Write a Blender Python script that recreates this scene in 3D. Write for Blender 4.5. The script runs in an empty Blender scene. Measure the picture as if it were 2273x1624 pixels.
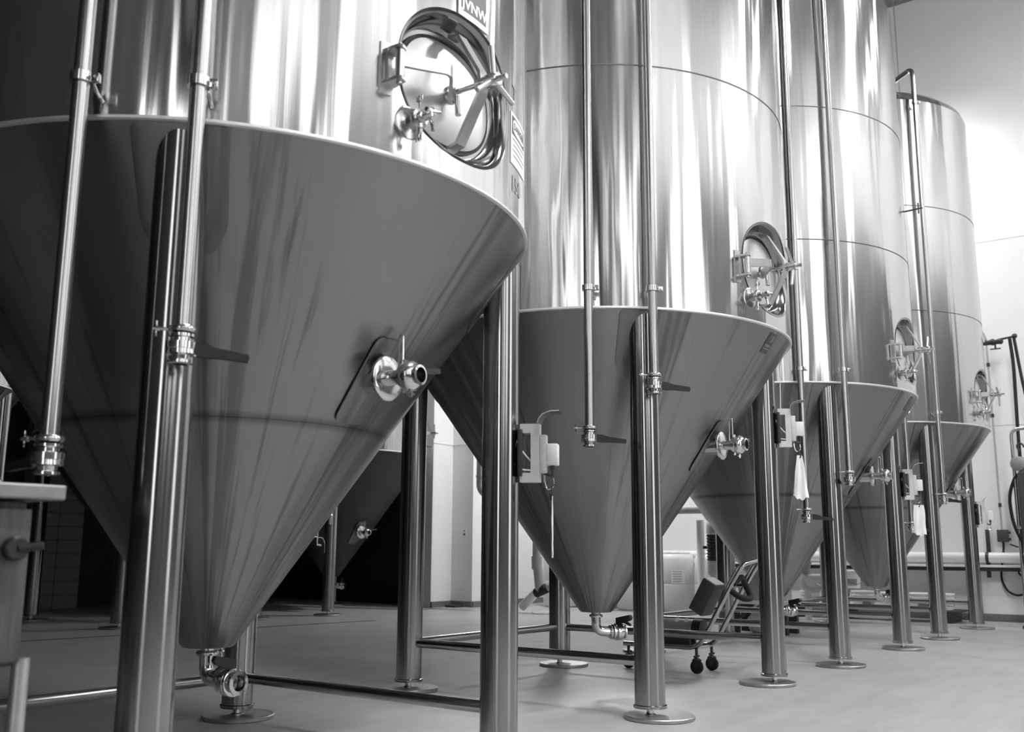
import bpy, bmesh, math, random
from mathutils import Vector, Matrix
random.seed(7)
PI = math.pi
R_ = math.radians
scene = bpy.context.scene
col = scene.collection

# ------------------------------------------------------------------ camera
CAM = Vector((-2.7465, -3.6269, 0.9059))
YAW, PITCH, ROLL = R_(36.406), R_(10.455), R_(0.306)
fwd = Vector((math.cos(YAW) * math.cos(PITCH), math.sin(YAW) * math.cos(PITCH), math.sin(PITCH)))
rgt = Vector((math.sin(YAW), -math.cos(YAW), 0))
upv = rgt.cross(fwd)
rgt, upv = rgt * math.cos(ROLL) + upv * math.sin(ROLL), upv * math.cos(ROLL) - rgt * math.sin(ROLL)
cd = bpy.data.cameras.new('camera')
cam = bpy.data.objects.new('camera', cd)
col.objects.link(cam)
cam.matrix_world = Matrix(((rgt.x, upv.x, -fwd.x, CAM.x), (rgt.y, upv.y, -fwd.y, CAM.y), (rgt.z, upv.z, -fwd.z, CAM.z), (0, 0, 0, 1)))
cd.sensor_fit = 'HORIZONTAL'
cd.sensor_width = 36.0
cd.lens = 2198.76 / 2273 * 36.0
cd.clip_start = 0.05
cd.dof.use_dof = True
cd.dof.focus_distance = 6.2
cd.dof.aperture_fstop = 3.2
scene.camera = cam

# ------------------------------------------------------------------ view + world
scene.view_settings.view_transform = 'Standard'
scene.view_settings.look = 'None'
scene.view_settings.gamma = 1.0
scene.view_settings.use_curve_mapping = False
scene.view_settings.exposure = 0.08
w = bpy.data.worlds.new('world')
scene.world = w
w.use_nodes = True
w.node_tree.nodes['Background'].inputs[0].default_value = (1, 1, 1, 1)
w.node_tree.nodes['Background'].inputs[1].default_value = 0.0

WINDOW_STRENGTH = 1.6
LAMP_STRENGTH = 270.0

# ------------------------------------------------------------------ materials
def new_mat(name):
    m = bpy.data.materials.new(name)
    m.use_nodes = True
    nt = m.node_tree
    b = nt.nodes['Principled BSDF']
    return m, nt, b
def setp(b, **kw):
    for k, v in kw.items():
        k = k.replace('_', ' ')
        if k in b.inputs:
            b.inputs[k].default_value = v
def g(v): return (v, v, v, 1)
def plain(name, v, rough=0.5, metal=0.0, noise=0.0, scale=8.0, bump=0.0, spec=None, trans=0.0):
    m, nt, b = new_mat(name)
    setp(b, Base_Color=g(v), Roughness=rough, Metallic=metal)
    if spec is not None: b.inputs['Specular IOR Level'].default_value = spec
    if noise or bump:
        tc = nt.nodes.new('ShaderNodeTexCoord')
        n = nt.nodes.new('ShaderNodeTexNoise')
        n.inputs['Scale'].default_value = scale
        n.inputs['Detail'].default_value = 6
        nt.links.new(tc.outputs['Object'], n.inputs['Vector'])
        if noise:
            mr = nt.nodes.new('ShaderNodeMapRange')
            mr.inputs['From Min'].default_value = 0.3; mr.inputs['From Max'].default_value = 0.7
            mr.inputs['To Min'].default_value = max(0, v * (1 - noise)); mr.inputs['To Max'].default_value = min(1, v * (1 + noise))
            nt.links.new(n.outputs['Fac'], mr.inputs['Value'])
            nt.links.new(mr.outputs[0], b.inputs['Base Color'])
        if bump:
            bp = nt.nodes.new('ShaderNodeBump')
            bp.inputs['Strength'].default_value = 0.4
            bp.inputs['Distance'].default_value = bump
            nt.links.new(n.outputs['Fac'], bp.inputs['Height'])
            nt.links.new(bp.outputs[0], b.inputs['Normal'])
    return m
def emitter(name, s):
    m, nt, b = new_mat(name)
    setp(b, Base_Color=g(0.8), Roughness=0.5)
    b.inputs['Emission Color'].default_value = g(1)
    b.inputs['Emission Strength'].default_value = s
    return m

class N:
    """tiny node-graph helper"""
    def __init__(self, nt): self.nt = nt
    def node(self, t, **kw):
        n = self.nt.nodes.new(t)
        for k, v in kw.items(): setattr(n, k, v)
        return n
    def math(self, op, a, b=None, c=None):
        n = self.node('ShaderNodeMath', operation=op)
        for i, x in enumerate((a, b, c)):
            if x is None: continue
            if isinstance(x, (int, float)): n.inputs[i].default_value = x
            else: self.nt.links.new(x, n.inputs[i])
        return n.outputs[0]
    def rng(self, v, a, b, c, d):
        n = self.node('ShaderNodeMapRange')
        self.nt.links.new(v, n.inputs['Value'])
        for k, x in zip(('From Min', 'From Max', 'To Min', 'To Max'), (a, b, c, d)): n.inputs[k].default_value = x
        return n.outputs[0]
    def vec(self, x, y, z):
        n = self.node('ShaderNodeCombineXYZ')
        for i, q in enumerate((x, y, z)):
            if isinstance(q, (int, float)): n.inputs[i].default_value = q
            else: self.nt.links.new(q, n.inputs[i])
        return n.outputs[0]
    def noise(self, v, scale=1.0, detail=3.0, rough=0.5, dist=0.0):
        n = self.node('ShaderNodeTexNoise')
        self.nt.links.new(v, n.inputs['Vector'])
        n.inputs['Scale'].default_value = scale; n.inputs['Detail'].default_value = detail
        n.inputs['Roughness'].default_value = rough; n.inputs['Distortion'].default_value = dist
        return n.outputs['Fac']
    def link(self, a, b): self.nt.links.new(a, b)

def steel_round(name, base=0.62, rough=0.25, aniso=0.75, wav=0.02, streak=0.1, seed=0.0, stains=0.0, ring=None, fine=0.0006):
    """brushed stainless sheet rolled about the local z axis: circumferential polish, long vertical waviness"""
    m, nt, b = new_mat(name)
    q = N(nt)
    tc = q.node('ShaderNodeTexCoord')
    sp = q.node('ShaderNodeSeparateXYZ')
    q.link(tc.outputs['Object'], sp.inputs[0])
    ang = q.math('ARCTAN2', sp.outputs[1], sp.outputs[0])
    arc = q.math('MULTIPLY', ang, 1.35)
    z = sp.outputs[2]
    # streaks running down the wall
    v1 = q.vec(q.math('MULTIPLY', arc, 9.0), q.math('MULTIPLY', z, 0.35), seed)
    s1 = q.noise(v1, 1.0, 5, 0.6)
    v2 = q.vec(q.math('MULTIPLY', arc, 40.0), q.math('MULTIPLY', z, 0.8), seed + 7)
    s2 = q.noise(v2, 1.0, 3, 0.6)
    st = q.math('ADD', q.math('MULTIPLY', s1, 0.6), q.math('MULTIPLY', s2, 0.4))
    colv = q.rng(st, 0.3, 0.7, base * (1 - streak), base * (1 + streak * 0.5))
    if stains:
        v3 = q.vec(q.math('MULTIPLY', arc, 2.6), q.math('MULTIPLY', z, 0.22), seed + 21)
        d1 = q.noise(v3, 1.0, 5, 0.62, 0.25)
        v4 = q.vec(q.math('MULTIPLY', arc, 14.0), q.math('MULTIPLY', z, 0.9), seed + 33)
        d2 = q.noise(v4, 1.0, 4, 0.6, 0.6)
        dm = q.rng(q.math('ADD', q.math('MULTIPLY', d1, 0.62), q.math('MULTIPLY', d2, 0.38)), 0.525, 0.585, 0, 1)
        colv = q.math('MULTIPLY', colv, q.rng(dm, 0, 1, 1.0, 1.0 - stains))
    if ring is not None:
        dz = q.math('ABSOLUTE', q.math('SUBTRACT', z, ring))
        rm = q.rng(dz, 0.008, 0.026, 1, 0)
        ln = q.rng(dz, 0.001, 0.004, 1, 0)
        colv = q.math('MULTIPLY', colv, q.math('SUBTRACT', 1.0, q.math('ADD', q.math('MULTIPLY', rm, 0.38), q.math('MULTIPLY', ln, 0.25))))
    q.link(colv, b.inputs['Base Color'])
    b.inputs['Metallic'].default_value = 1.0
    rr = q.rng(st, 0.3, 0.7, rough * 1.2, rough * 0.85)
    q.link(rr, b.inputs['Roughness'])
    b.inputs['Anisotropic'].default_value = aniso
    b.inputs['Anisotropic Rotation'].default_value = 0.25
    tg = q.node('ShaderNodeTangent', direction_type='RADIAL', axis='Z')
    q.link(tg.outputs[0], b.inputs['Tangent'])
    vw = q.vec(q.math('MULTIPLY', arc, 2.4), q.math('MULTIPLY', z, 0.5), seed + 3)
    wv = q.noise(vw, 1.0, 1.5, 0.45, 0.2)
    vw2 = q.vec(q.math('MULTIPLY', arc, 7.0), q.math('MULTIPLY', z, 0.16), seed + 13)
    wv2 = q.noise(vw2, 1.0, 2, 0.5)
    hgt = q.math('ADD', q.math('MULTIPLY', wv, wav), q.math('MULTIPLY', wv2, wav * 0.17))
    hgt = q.math('ADD', hgt, q.math('MULTIPLY', s2, fine))
    bp = q.node('ShaderNodeBump')
    bp.inputs['Strength'].default_value = 1.0
    bp.inputs['Distance'].default_value = 1.0
    q.link(hgt, bp.inputs['Height'])
    q.link(bp.outputs[0], b.inputs['Normal'])
    return m

M = {}
M['floor'] = None
def floor_mat():
    m, nt, b = new_mat('floor_epoxy')
    q = N(nt)
    tc = q.node('ShaderNodeTexCoord')
    sp = q.node('ShaderNodeSeparateXYZ'); q.link(tc.outputs['Object'], sp.inputs[0])
    n1 = q.noise(tc.outputs['Object'], 0.9, 5, 0.6)
    v2 = q.vec(q.math('MULTIPLY', sp.outputs[0], 0.8), q.math('MULTIPLY', sp.outputs[1], 5.0), 0)
    n2 = q.noise(v2, 1.2, 5, 0.65, 0.4)
    n3 = q.noise(tc.outputs['Object'], 90, 2, 0.6)
    f = q.math('ADD', q.math('MULTIPLY', n1, 0.5), q.math('MULTIPLY', n2, 0.5))
    c = q.rng(f, 0.3, 0.7, 0.34, 0.46)
    c = q.math('MULTIPLY', c, q.rng(n3, 0.3, 0.7, 0.93, 1.05))
    q.link(c, b.inputs['Base Color'])
    q.link(q.rng(f, 0.3, 0.7, 0.5, 0.34), b.inputs['Roughness'])
    b.inputs['Specular IOR Level'].default_value = 0.35
    bp = q.node('ShaderNodeBump'); bp.inputs['Strength'].default_value = 0.25; bp.inputs['Distance'].default_value = 0.003
    q.link(n3, bp.inputs['Height']); q.link(bp.outputs[0], b.inputs['Normal'])
    return m
M['floor'] = floor_mat()
M['wall'] = plain('wall_white_panel', 0.84, 0.55, noise=0.02, scale=2.0)
M['wall_dark'] = plain('wall_shade_black', 0.03, 0.7, noise=0.1, scale=2.0)  # near-black: shade of the room's unlit side put into the colour
M['wall_grey'] = plain('wall_shade_tone', 0.05, 0.7, noise=0.1, scale=2.0)  # dark tone carries the unlit back wall's shade in its colour
M['wall_front'] = plain('wall_front_paint', 0.14, 0.7, noise=0.05, scale=1.0)
M['ceil'] = plain('ceiling_paint', 0.22, 0.7)
M['block'] = plain('concrete_block', 0.38, 0.8, noise=0.12, scale=14, bump=0.004)
M['mortar'] = plain('mortar', 0.25, 0.9)
M['cove'] = plain('floor_cove', 0.16, 0.5, noise=0.15)
M['shell'] = [steel_round('steel_shell_%d' % i, base=0.64, rough=0.16, aniso=0.78, wav=0.04, streak=0.06, seed=11.3 * i, fine=0.0002) for i in range(4)]
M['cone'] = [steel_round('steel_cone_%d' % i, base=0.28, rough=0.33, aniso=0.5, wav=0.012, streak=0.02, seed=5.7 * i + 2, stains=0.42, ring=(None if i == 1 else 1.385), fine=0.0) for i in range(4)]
M['cone_back'] = plain('shade_toned_cone', 0.035, 0.5, noise=0.2, scale=3)  # near-black: shade on the back-row cones is put into their colour
M['leg'] = steel_round('steel_tube_brushed', base=0.37, rough=0.15, aniso=0.75, wav=0.0, streak=0.06, fine=0.00005)
M['pad'] = steel_round('steel_doubler_plate', base=0.24, rough=0.4, aniso=0.3, wav=0.003, streak=0.06, stains=0.3, fine=0.0003)
M['pipe'] = plain('steel_tube_polished', 0.52, 0.2, 1.0)
M['collar'] = plain('steel_collar_polished', 0.3, 0.14, 1.0)
M['chrome'] = plain('steel_fitting_polished', 0.7, 0.14, 1.0)
M['satin'] = plain('steel_bar_satin', 0.62, 0.34, 1.0, noise=0.06, scale=30)
M['door'] = plain('steel_door_satin', 0.72, 0.3, 1.0, noise=0.04, scale=5)
M['worktop'] = plain('worn_steel_top', 0.3, 0.45, 1.0, noise=0.15, scale=12)
M['bead'] = plain('steel_weld_bead', 0.9, 0.5, 1.0)
M['groove'] = plain('steel_seam_dark', 0.12, 0.5, 1.0)
M['footplate'] = plain('steel_foot', 0.45, 0.4, 1.0, noise=0.1, scale=20)
M['gasket'] = plain('rubber_gasket', 0.012, 0.6)
M['black'] = plain('black_plastic', 0.014, 0.4)
M['rubber'] = plain('black_rubber', 0.012, 0.7)
M['white'] = plain('white_plastic', 0.8, 0.4)
M['whitebox'] = plain('light_grey_painted_bracket', 0.62, 0.45, noise=0.06, scale=20)
M['paper'] = plain('white_cloth', 0.86, 0.8, noise=0.03)
M['label_white'] = plain('label_white_vinyl', 0.9, 0.4)
M['label_dark'] = plain('label_dark_print', 0.05, 0.4)
M['label_grey'] = plain('label_grey_print', 0.3, 0.5)
M['pvc'] = plain('grey_pvc', 0.42, 0.45, noise=0.05)
M['pvc_white'] = plain('white_pvc', 0.84, 0.35)
M['drum'] = plain('white_polyethylene', 0.82, 0.4, noise=0.02)
M['dark'] = plain('dark_painted_steel', 0.035, 0.5, noise=0.2)
M['motor'] = plain('grey_motor_enamel', 0.30, 0.4)
M['darkgrey'] = plain('dark_grey_case', 0.06, 0.5)
M['carton'] = plain('grey_carton', 0.4, 0.8, noise=0.15, scale=6)
M['sack'] = plain('woven_sack', 0.55, 0.85, noise=0.12, scale=12, bump=0.01)
M['cabinet'] = None
def cab_mat():
    m, nt, b = new_mat('worn_steel_panel')
    q = N(nt)
    tc = q.node('ShaderNodeTexCoord'); sp = q.node('ShaderNodeSeparateXYZ'); q.link(tc.outputs['Object'], sp.inputs[0])
    v = q.vec(q.math('MULTIPLY', sp.outputs[0], 16), q.math('MULTIPLY', sp.outputs[1], 16), q.math('MULTIPLY', sp.outputs[2], 1.6))
    n = q.noise(v, 1.0, 5, 0.6, 0.8)
    q.link(q.rng(n, 0.3, 0.7, 0.03, 0.15), b.inputs['Base Color'])
    b.inputs['Metallic'].default_value = 0.6; b.inputs['Roughness'].default_value = 0.55
    return m
M['cabinet'] = cab_mat()
M['window'] = emitter('daylit_pane', WINDOW_STRENGTH)
M['window_side'] = emitter('daylit_side_pane', WINDOW_STRENGTH * 2.0)
M['tube'] = emitter('lamp_diffuser', LAMP_STRENGTH)
M['tube_soft'] = emitter('lamp_diffuser_soft', LAMP_STRENGTH * 0.38)

# ------------------------------------------------------------------ mesh builder
class MB:
    def __init__(self): self.v = []; self.f = []
    def add(self, vs, fs):
        o = len(self.v)
        self.v += [tuple(x) for x in vs]
        self.f += [tuple(i + o for i in f) for f in fs]
        return self
    def box(self, c, s, bevel=0.0, rot=None):
        bm = bmesh.new()
        bmesh.ops.create_cube(bm, size=1.0)
        for v in bm.verts: v.co = Vector((v.co.x * s[0], v.co.y * s[1], v.co.z * s[2]))
        if bevel: bmesh.ops.bevel(bm, geom=bm.edges[:], offset=bevel, segments=2, affect='EDGES', profile=0.5)
        if rot is not None:
            bm.transform(rot.to_4x4() if len(rot) == 3 else rot)
        bm.verts.index_update()
        self.add([v.co + Vector(c) for v in bm.verts], [[v.index for v in f.verts] for f in bm.faces])
        bm.free()
        return self
    def lathe(self, p, d, prof, seg=24, caps=True, phase=0.0):
        """prof: list of (h, r) along axis d from p"""
        p = Vector(p); d = Vector(d).normalized()
        a = Vector((0, 0, 1)) if abs(d.z) < 0.9 else Vector((1, 0, 0))
        e1 = d.cross(a).normalized(); e2 = d.cross(e1).normalized()
        vs = []; fs = []
        n = len(prof)
        for h, r in prof:
            for i in range(seg):
                t = 2 * PI * i / seg + phase
                vs.append(p + d * h + (e1 * math.cos(t) + e2 * math.sin(t)) * r)
        for j in range(n - 1):
            for i in range(seg):
                k = (i + 1) % seg
                fs.append((j * seg + i, (j + 1) * seg + i, (j + 1) * seg + k, j * seg + k))
        if caps:
            if prof[0][1] > 1e-5: fs.append(tuple(range(seg)))
            if prof[-1][1] > 1e-5: fs.append(tuple(reversed(range((n - 1) * seg, n * seg))))
        return self.add(vs, fs)
    def cyl(self, p, q, r, seg=20, r2=None, bev=0.0):
        p = Vector(p); q = Vector(q); L = (q - p).length
        r2 = r if r2 is None else r2
        if bev: prof = [(0, r - bev), (bev, r), (L - bev, r2), (L, r2 - bev)]
        else: prof = [(0, r), (L, r2)]
        return self.lathe(p, q - p, prof, seg)
    def tube(self, pts, r, seg=16, bend=0.0, nb=6, caps=True):
        pts = [Vector(p) for p in pts]
        path = [pts[0]]
        for i in range(1, len(pts) - 1):
            a, b, c = pts[i - 1], pts[i], pts[i + 1]
            u = (a - b).normalized(); v = (c - b).normalized()
            if bend and u.cross(v).length > 1e-3:
                t = min(bend, (a - b).length * 0.49, (c - b).length * 0.49)
                for k in range(nb + 1):
                    s = k / nb
                    path.append((b + u * t) * (1 - s) ** 2 + b * 2 * s * (1 - s) + (b + v * t) * s ** 2)
            else: path.append(b)
        path.append(pts[-1])
        vs = []; fs = []
        d0 = (path[1] - path[0]).normalized()
        a = Vector((0, 0, 1)) if abs(d0.z) < 0.9 else Vector((1, 0, 0))
        e1 = d0.cross(a).normalized()
        for i, p in enumerate(path):
            if i == 0: d = d0
            elif i == len(path) - 1: d = (path[i] - path[i - 1]).normalized()
            else: d = ((path[i] - path[i - 1]).normalized() + (path[i + 1] - path[i]).normalized()).normalized()
            e1 = (e1 - d * e1.dot(d)).normalized(); e2 = d.cross(e1)
            for k in range(seg):
                t = 2 * PI * k / seg
                vs.append(p + (e1 * math.cos(t) + e2 * math.sin(t)) * r)
        for j in range(len(path) - 1):
            for k in range(seg):
                l = (k + 1) % seg
                fs.append((j * seg + k, j * seg + l, (j + 1) * seg + l, (j + 1) * seg + k))
        if caps:
            fs.append(tuple(reversed(range(seg)))); fs.append(tuple(range((len(path) - 1) * seg, len(path) * seg)))
        return self.add(vs, fs)
    def sphere(self, c, r, seg=16, sz=1.0):
        n = 9
        return self.lathe(Vector(c) - Vector((0, 0, r * sz)), (0, 0, 1), [(r * sz * (1 - math.cos(PI * i / n)), max(1e-6, r * math.sin(PI * i / n))) for i in range(n + 1)], seg, caps=False)
    def prism(self, poly, o, ex, ey, ez, th):
        """extrude a 2-D polygon (ex,ey plane) by th along ez"""
        o = Vector(o); ex = Vector(ex); ey = Vector(ey); ez = Vector(ez)
        n = len(poly)
        vs = [o + ex * x + ey * y for x, y in poly] + [o + ex * x + ey * y + ez * th for x, y in poly]
        fs = [tuple(reversed(range(n))), tuple(range(n, 2 * n))] + [(i, (i + 1) % n, n + (i + 1) % n, n + i) for i in range(n)]
        return self.add(vs, fs)
    def mesh(self, name, mat, angle=38):
        me = bpy.data.meshes.new(name)
        me.from_pydata(self.v, [], self.f)
        bm = bmesh.new(); bm.from_mesh(me)
        bmesh.ops.recalc_face_normals(bm, faces=bm.faces[:])
        bm.to_mesh(me); bm.free()
        for p in me.polygons: p.use_smooth = True
        me.set_sharp_from_angle(angle=R_(angle))
        me.materials.append(mat)
        return me
    def build(self, name, mat, parent=None, label=None, angle=38):
        return link(name, self.mesh(name, mat, angle), parent, label)

def link(name, me, parent=None, label=None):
    o = bpy.data.objects.new(name, me)
    col.objects.link(o)
    if parent is not None: o.parent = parent
    if label: o['label'] = label
    return o
def empty(name, loc=(0, 0, 0), rz=0.0):
    o = bpy.data.objects.new(name, None)
    o.empty_display_size = 0.1
    col.objects.link(o)
    o.location = loc; o.rotation_euler = (0, 0, rz)
    return o
def tag(o, label, cat=None, group=None, kind=None):
    if label: o['label'] = label
    if cat: o['category'] = cat
    if group: o['group'] = group
    if kind: o['kind'] = kind
    return o
def struct(o, label=None):
    o['kind'] = 'structure'
    if label: o['label'] = label
    return o
def text_mesh(s, size=0.1, bold=0.0, align='LEFT'):
    c = bpy.data.curves.new('lettering', 'FONT')
    c.body = s; c.size = size; c.align_x = align; c.offset = bold
    c.resolution_u = 2
    o = bpy.data.objects.new('lettering', c)
    col.objects.link(o)
    dg = bpy.context.evaluated_depsgraph_get(); dg.update()
    me = bpy.data.meshes.new_from_object(o.evaluated_get(dg))
    vs = [v.co.copy() for v in me.vertices]; fs = [tuple(p.vertices) for p in me.polygons]
    bpy.data.objects.remove(o); bpy.data.curves.remove(c); bpy.data.meshes.remove(me)
    return vs, fs

# ------------------------------------------------------------------ room
XW, XE, YF, YB, ZC = -9.0, 11.9, -8.0, 11.0, 9.1
m = MB()
nx, ny = 44, 40
m.box(((XW + XE) / 2, (YF + YB) / 2, -0.1), (XE - XW, YB - YF, 0.2))
floor = struct(m.build('floor', M['floor']), 'pale grey epoxy floor')
m = MB(); m.box(((XW + XE) / 2, (YF + YB) / 2, ZC + 0.1), (XE - XW + 0.4, YB - YF + 0.4, 0.2))
struct(m.build('ceiling', M['ceil']))
# end wall: white panels with horizontal joints
we = MB(); we.box((XE + 0.1, (YF + YB) / 2, ZC / 2), (0.2, YB - YF, ZC))
wall_end = struct(we.build('wall_end', M['groove']), 'white panelled end wall')
wall_end.data.materials[0] = M['wall']
def wall_panels(parent, z_levels, y0, y1, x):
    for a, b in zip(z_levels[:-1], z_levels[1:]):
        ys = [y0 + (y1 - y0) * i / 4 for i in range(5)]
        p = MB(); p.box((x - 0.006, (y0 + y1) / 2, (a + b) / 2), (0.012, y1 - y0 - 0.006, b - a - 0.008), 0.002)
        p.build('wall_panel', M['wall'], parent, angle=15)
wall_panels(wall_end, [0.09, 2.575, 5.16, ZC], YF, 6.34, XE)
# corner blocks where the end wall steps toward the room
m = MB(); m.box(((9.75 + XE) / 2, (6.35 + YB) / 2, ZC / 2), (XE - 9.75, YB - 6.35, ZC))
wc = struct(m.build('wall_corner', M['wall']), 'white wall corner stepping out beside the second row of tanks')
m = MB(); m.box(((9.26 + 9.75) / 2, (6.78 + 7.15) / 2, ZC / 2), (9.75 - 9.26, 0.37, ZC))
wc2 = struct(m.build('wall_pier', M['wall']), 'white wall pier beside the second row of tanks')
m = MB(); m.box((9.73, (7.15 + YB) / 2, ZC / 2), (0.04, YB - 7.15, ZC))  # thin black sheet added where only shade lies
struct(m.build('wall_shade_sheet', M['wall_dark']), 'added dark sheet standing in for shade behind the second row of tanks')
for nm, par, c, s in (('joint_trim', wc, (9.745, 6.56, 2.575), (0.012, 0.42, 0.018)), ('joint_trim', wc2, (9.5, 6.775, 2.575), (0.5, 0.012, 0.018))):
    MB().box(c, s, 0.003).build(nm, M['wall'], par)
m = MB(); m.box(((XW + 9.26) / 2, YB + 0.1, ZC / 2), (9.26 - XW, 0.2, ZC))
struct(m.build('wall_back', M['wall_grey']), 'unlit back wall')
# side wall behind the camera: dark, with a tall daylit door opening and a slim window
def wall_with_openings(name, mat, axis, at, lo, hi, wins, label):
    """wins: (a, b, z0, z1) along the wall; axis 'x' runs along x at y=at, 'y' runs along y at x=at"""
    sgn = -1
    def bx(m, a, b, z0, z1, d=0.2, off=0.1):
        if axis == 'x': m.box(((a + b) / 2, at - off, (z0 + z1) / 2), (b - a, d, z1 - z0))
        else: m.box((at - off, (a + b) / 2, (z0 + z1) / 2), (d, b - a, z1 - z0))
        return m
    m = MB(); p = lo
    for a, b, z0, z1 in sorted(wins):
        bx(m, p, a, 0, ZC)
        if z0 > 0: bx(m, a, b, 0, z0)
        bx(m, a, b, z1, ZC)
        p = b
    bx(m, p, hi, 0, ZC)
    wall = struct(m.build(name, mat), label)
    for a, b, z0, z1 in wins:
        global WINN
        WINN += 1
        m = MB(); zm = (z0 + z1) / 2
        bx(m, a, b, z0, z0 + 0.06, 0.1, 0.12); bx(m, a, b, z1 - 0.06, z1, 0.1, 0.12)
        bx(m, a, a + 0.06, z0 + 0.06, z1 - 0.06, 0.1, 0.12); bx(m, b - 0.06, b, z0 + 0.06, z1 - 0.06, 0.1, 0.12)
        bx(m, a + 0.06, b - 0.06, zm - 0.03, zm + 0.03, 0.08, 0.12)
        wo = struct(m.build('window_%d' % WINN, M['dark']), 'tall daylit window')
        for q0, q1 in ((z0 + 0.06, zm - 0.03), (zm + 0.03, z1 - 0.06)):
            bx(MB(), a + 0.06, b - 0.06, q0, q1, 0.02, 0.13).build('pane', M['window_side' if axis == 'y' else 'window'], wo)
    return wall
WINN = 0
wall_with_openings('wall_left', M['wall_dark'], 'y', XW, YF, YB, [(-6.4, -4.9, 0.5, 6.8), (-2.75, -2.4, 2.6, 6.8)], 'dark side wall with daylit openings')
wall_front = wall_with_openings('wall_front', M['wall_front'], 'x', YF, XW, XE, [(-7.0, -6.1, 2.4, 7.6), (-4.9, -3.2, 2.4, 7.6), (-2.3, -0.5, 2.4, 7.6), (1.4, 3.2, 0.3, 7.6), (5.2, 6.2, 4.4, 7.6)], 'grey front wall with tall windows')
m = MB(); p0 = XW
for a, b in ((-7.0, -6.1), (-4.9, -3.2), (-2.3, -0.5), (1.4, 3.2), (5.2, 6.2), (XE, XE)):
    m.box(((p0 + a) / 2, YF + 0.008, (5.6 + ZC) / 2), (a - p0, 0.016, ZC - 5.6)); p0 = b
for a, b in ((-7.0, -6.1), (-4.9, -3.2), (-2.3, -0.5), (1.4, 3.2), (5.2, 6.2)):
    m.box(((a + b) / 2, YF + 0.008, (7.6 + ZC) / 2), (b - a, 0.016, ZC - 7.6))
m.build('reflect_band', M['wall'], wall_front)  # white band added out of view so the upper shells reflect brighter
m = MB(); m.box((-4.7, (-2.3 + YB) / 2, ZC / 2), (0.2, YB + 2.3, ZC))  # blocker added out of view to shade the left floor and darken reflections
struct(m.build('wall_light_blocker', M['wall_dark']), 'added dark blocker out of view left of the nearest tank')
# cove base
m = MB()
m.box((XE - 0.018, (YF + 6.35) / 2, 0.045), (0.016, 6.35 - YF, 0.09), 0.004)
struct(m.build('baseboard_end', M['cove']))
m = MB(); m.box((9.735, 6.56, 0.045), (0.03, 0.44, 0.09)); m.box((9.5, 6.765, 0.045), (0.49, 0.03, 0.09)); m.box((10.8, 6.335, 0.045), (2.1, 0.03, 0.09))
struct(m.build('baseboard_corner', M['cove']))
# long floor drain slot
m = MB(); m.box((3.9, 5.86, 0.002), (5.6, 0.022, 0.004), rot=Matrix.Rotation(R_(-8.2), 3, 'Z'))
struct(m.build('trim_1', M['groove']), 'dark floor drain slot').data.materials[0] = M['dark']

# concrete block pier in the dark corner
pier = MB(); pier.box((5.25, 10.8, 1.5), (0.78, 0.36, 3.0))
po = struct(pier.build('wall_block', M['mortar']), 'painted concrete block pier in the dark back corner')
bm_ = MB().box((0, 0, 0), (0.385, 0.37, 0.19), 0.006).mesh('block', M['block'])
for r in range(14):
    for c in range(2):
        o = link('block', bm_, po)
        o.location = (5.25 + (c - 0.5) * 0.394, 10.79, 0.1 + r * 0.2)

# ------------------------------------------------------------------ lamps
def lamp(x, y, z, ln, label, rz=0.0, wd=0.28, mat='tube'):
    t = empty('high_bay_lamp', (x, y, z), rz)
    tag(t, label, 'lamp', 'hanging linear lamps')
    MB().prism([(-wd / 2 - 0.02, -0.02), (wd / 2 + 0.02, -0.02), (wd / 4, 0.09), (-wd / 4, 0.09)], (-ln / 2, 0, 0), (0, 1, 0), (0, 0, 1), (1, 0, 0), ln).build('housing', M['white'], t)
    MB().box((0, 0, -0.035), (ln - 0.06, wd - 0.04, 0.03), 0.006).build('diffuser', M[mat], t)
    for s in (-1, 1):
        MB().cyl((s * ln * 0.35, 0, 0.09), (s * ln * 0.35, 0, ZC - z - 0.021), 0.006, 8).build('suspension_cable', M['satin'], t)
lamp(7.5, -6.2, 8.6, 1.2, 'added linear lamp out of view, lighting the upper front wall')  # added lamp: brightens the front wall that the far shells reflect
lamp(10.3, -5.8, 8.7, 0.5, 'added linear lamp out of view, brightening the front end of the white end wall', R_(90))  # added lamp: brightens the end wall that the nearest shell reflects
lamp(1.3, -4.0, 8.7, 3.0, 'hanging linear lamp over the aisle in front of the nearest tank')
lamp(11.0, 0.15, 7.05, 1.2, 'hanging linear lamp between the last tank and the end wall', R_(90), mat='tube_soft')
lamp(9.5, 4.0, 4.6, 0.7, 'added short low lamp hidden by the second tank, lighting the wall corner and drums', R_(90))  # added lamp, hidden from the camera, to brighten the back corner

# ------------------------------------------------------------------ tanks
R = 1.35
D = 3.1447
ZR, ZB, RB = 2.2778, 0.487, 0.116
RL, WL, ZL = 1.2524, 0.0839, 0.058
ZT = 6.0
MW_A, MW_Z = R_(-89), 2.655
MWa, MWb = 0.32, 0.275
mn = Vector((math.cos(MW_A), math.sin(MW_A), 0)); mt = Vector((-math.sin(MW_A), math.cos(MW_A), 0)); mo = mn * R + Vector((0, 0, MW_Z))
def MWP(t, z, n): return mo + mt * t + mn * n + Vector((0, 0, z))
def on_shell(arc, z, off=0.0, a0=MW_A): return Vector(((R + off) * math.cos(a0 + arc / R), (R + off) * math.sin(a0 + arc / R), z))
def oval(a, b, th, e=2.25):
    c, s = math.cos(th), math.sin(th)
    return a * math.copysign(abs(c) ** (2 / e), c), b * math.copysign(abs(s) ** (2 / e), s)
CACHE = {}
def cached(key, fn):
    if key not in CACHE: CACHE[key] = fn()
    return CACHE[key]

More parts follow.
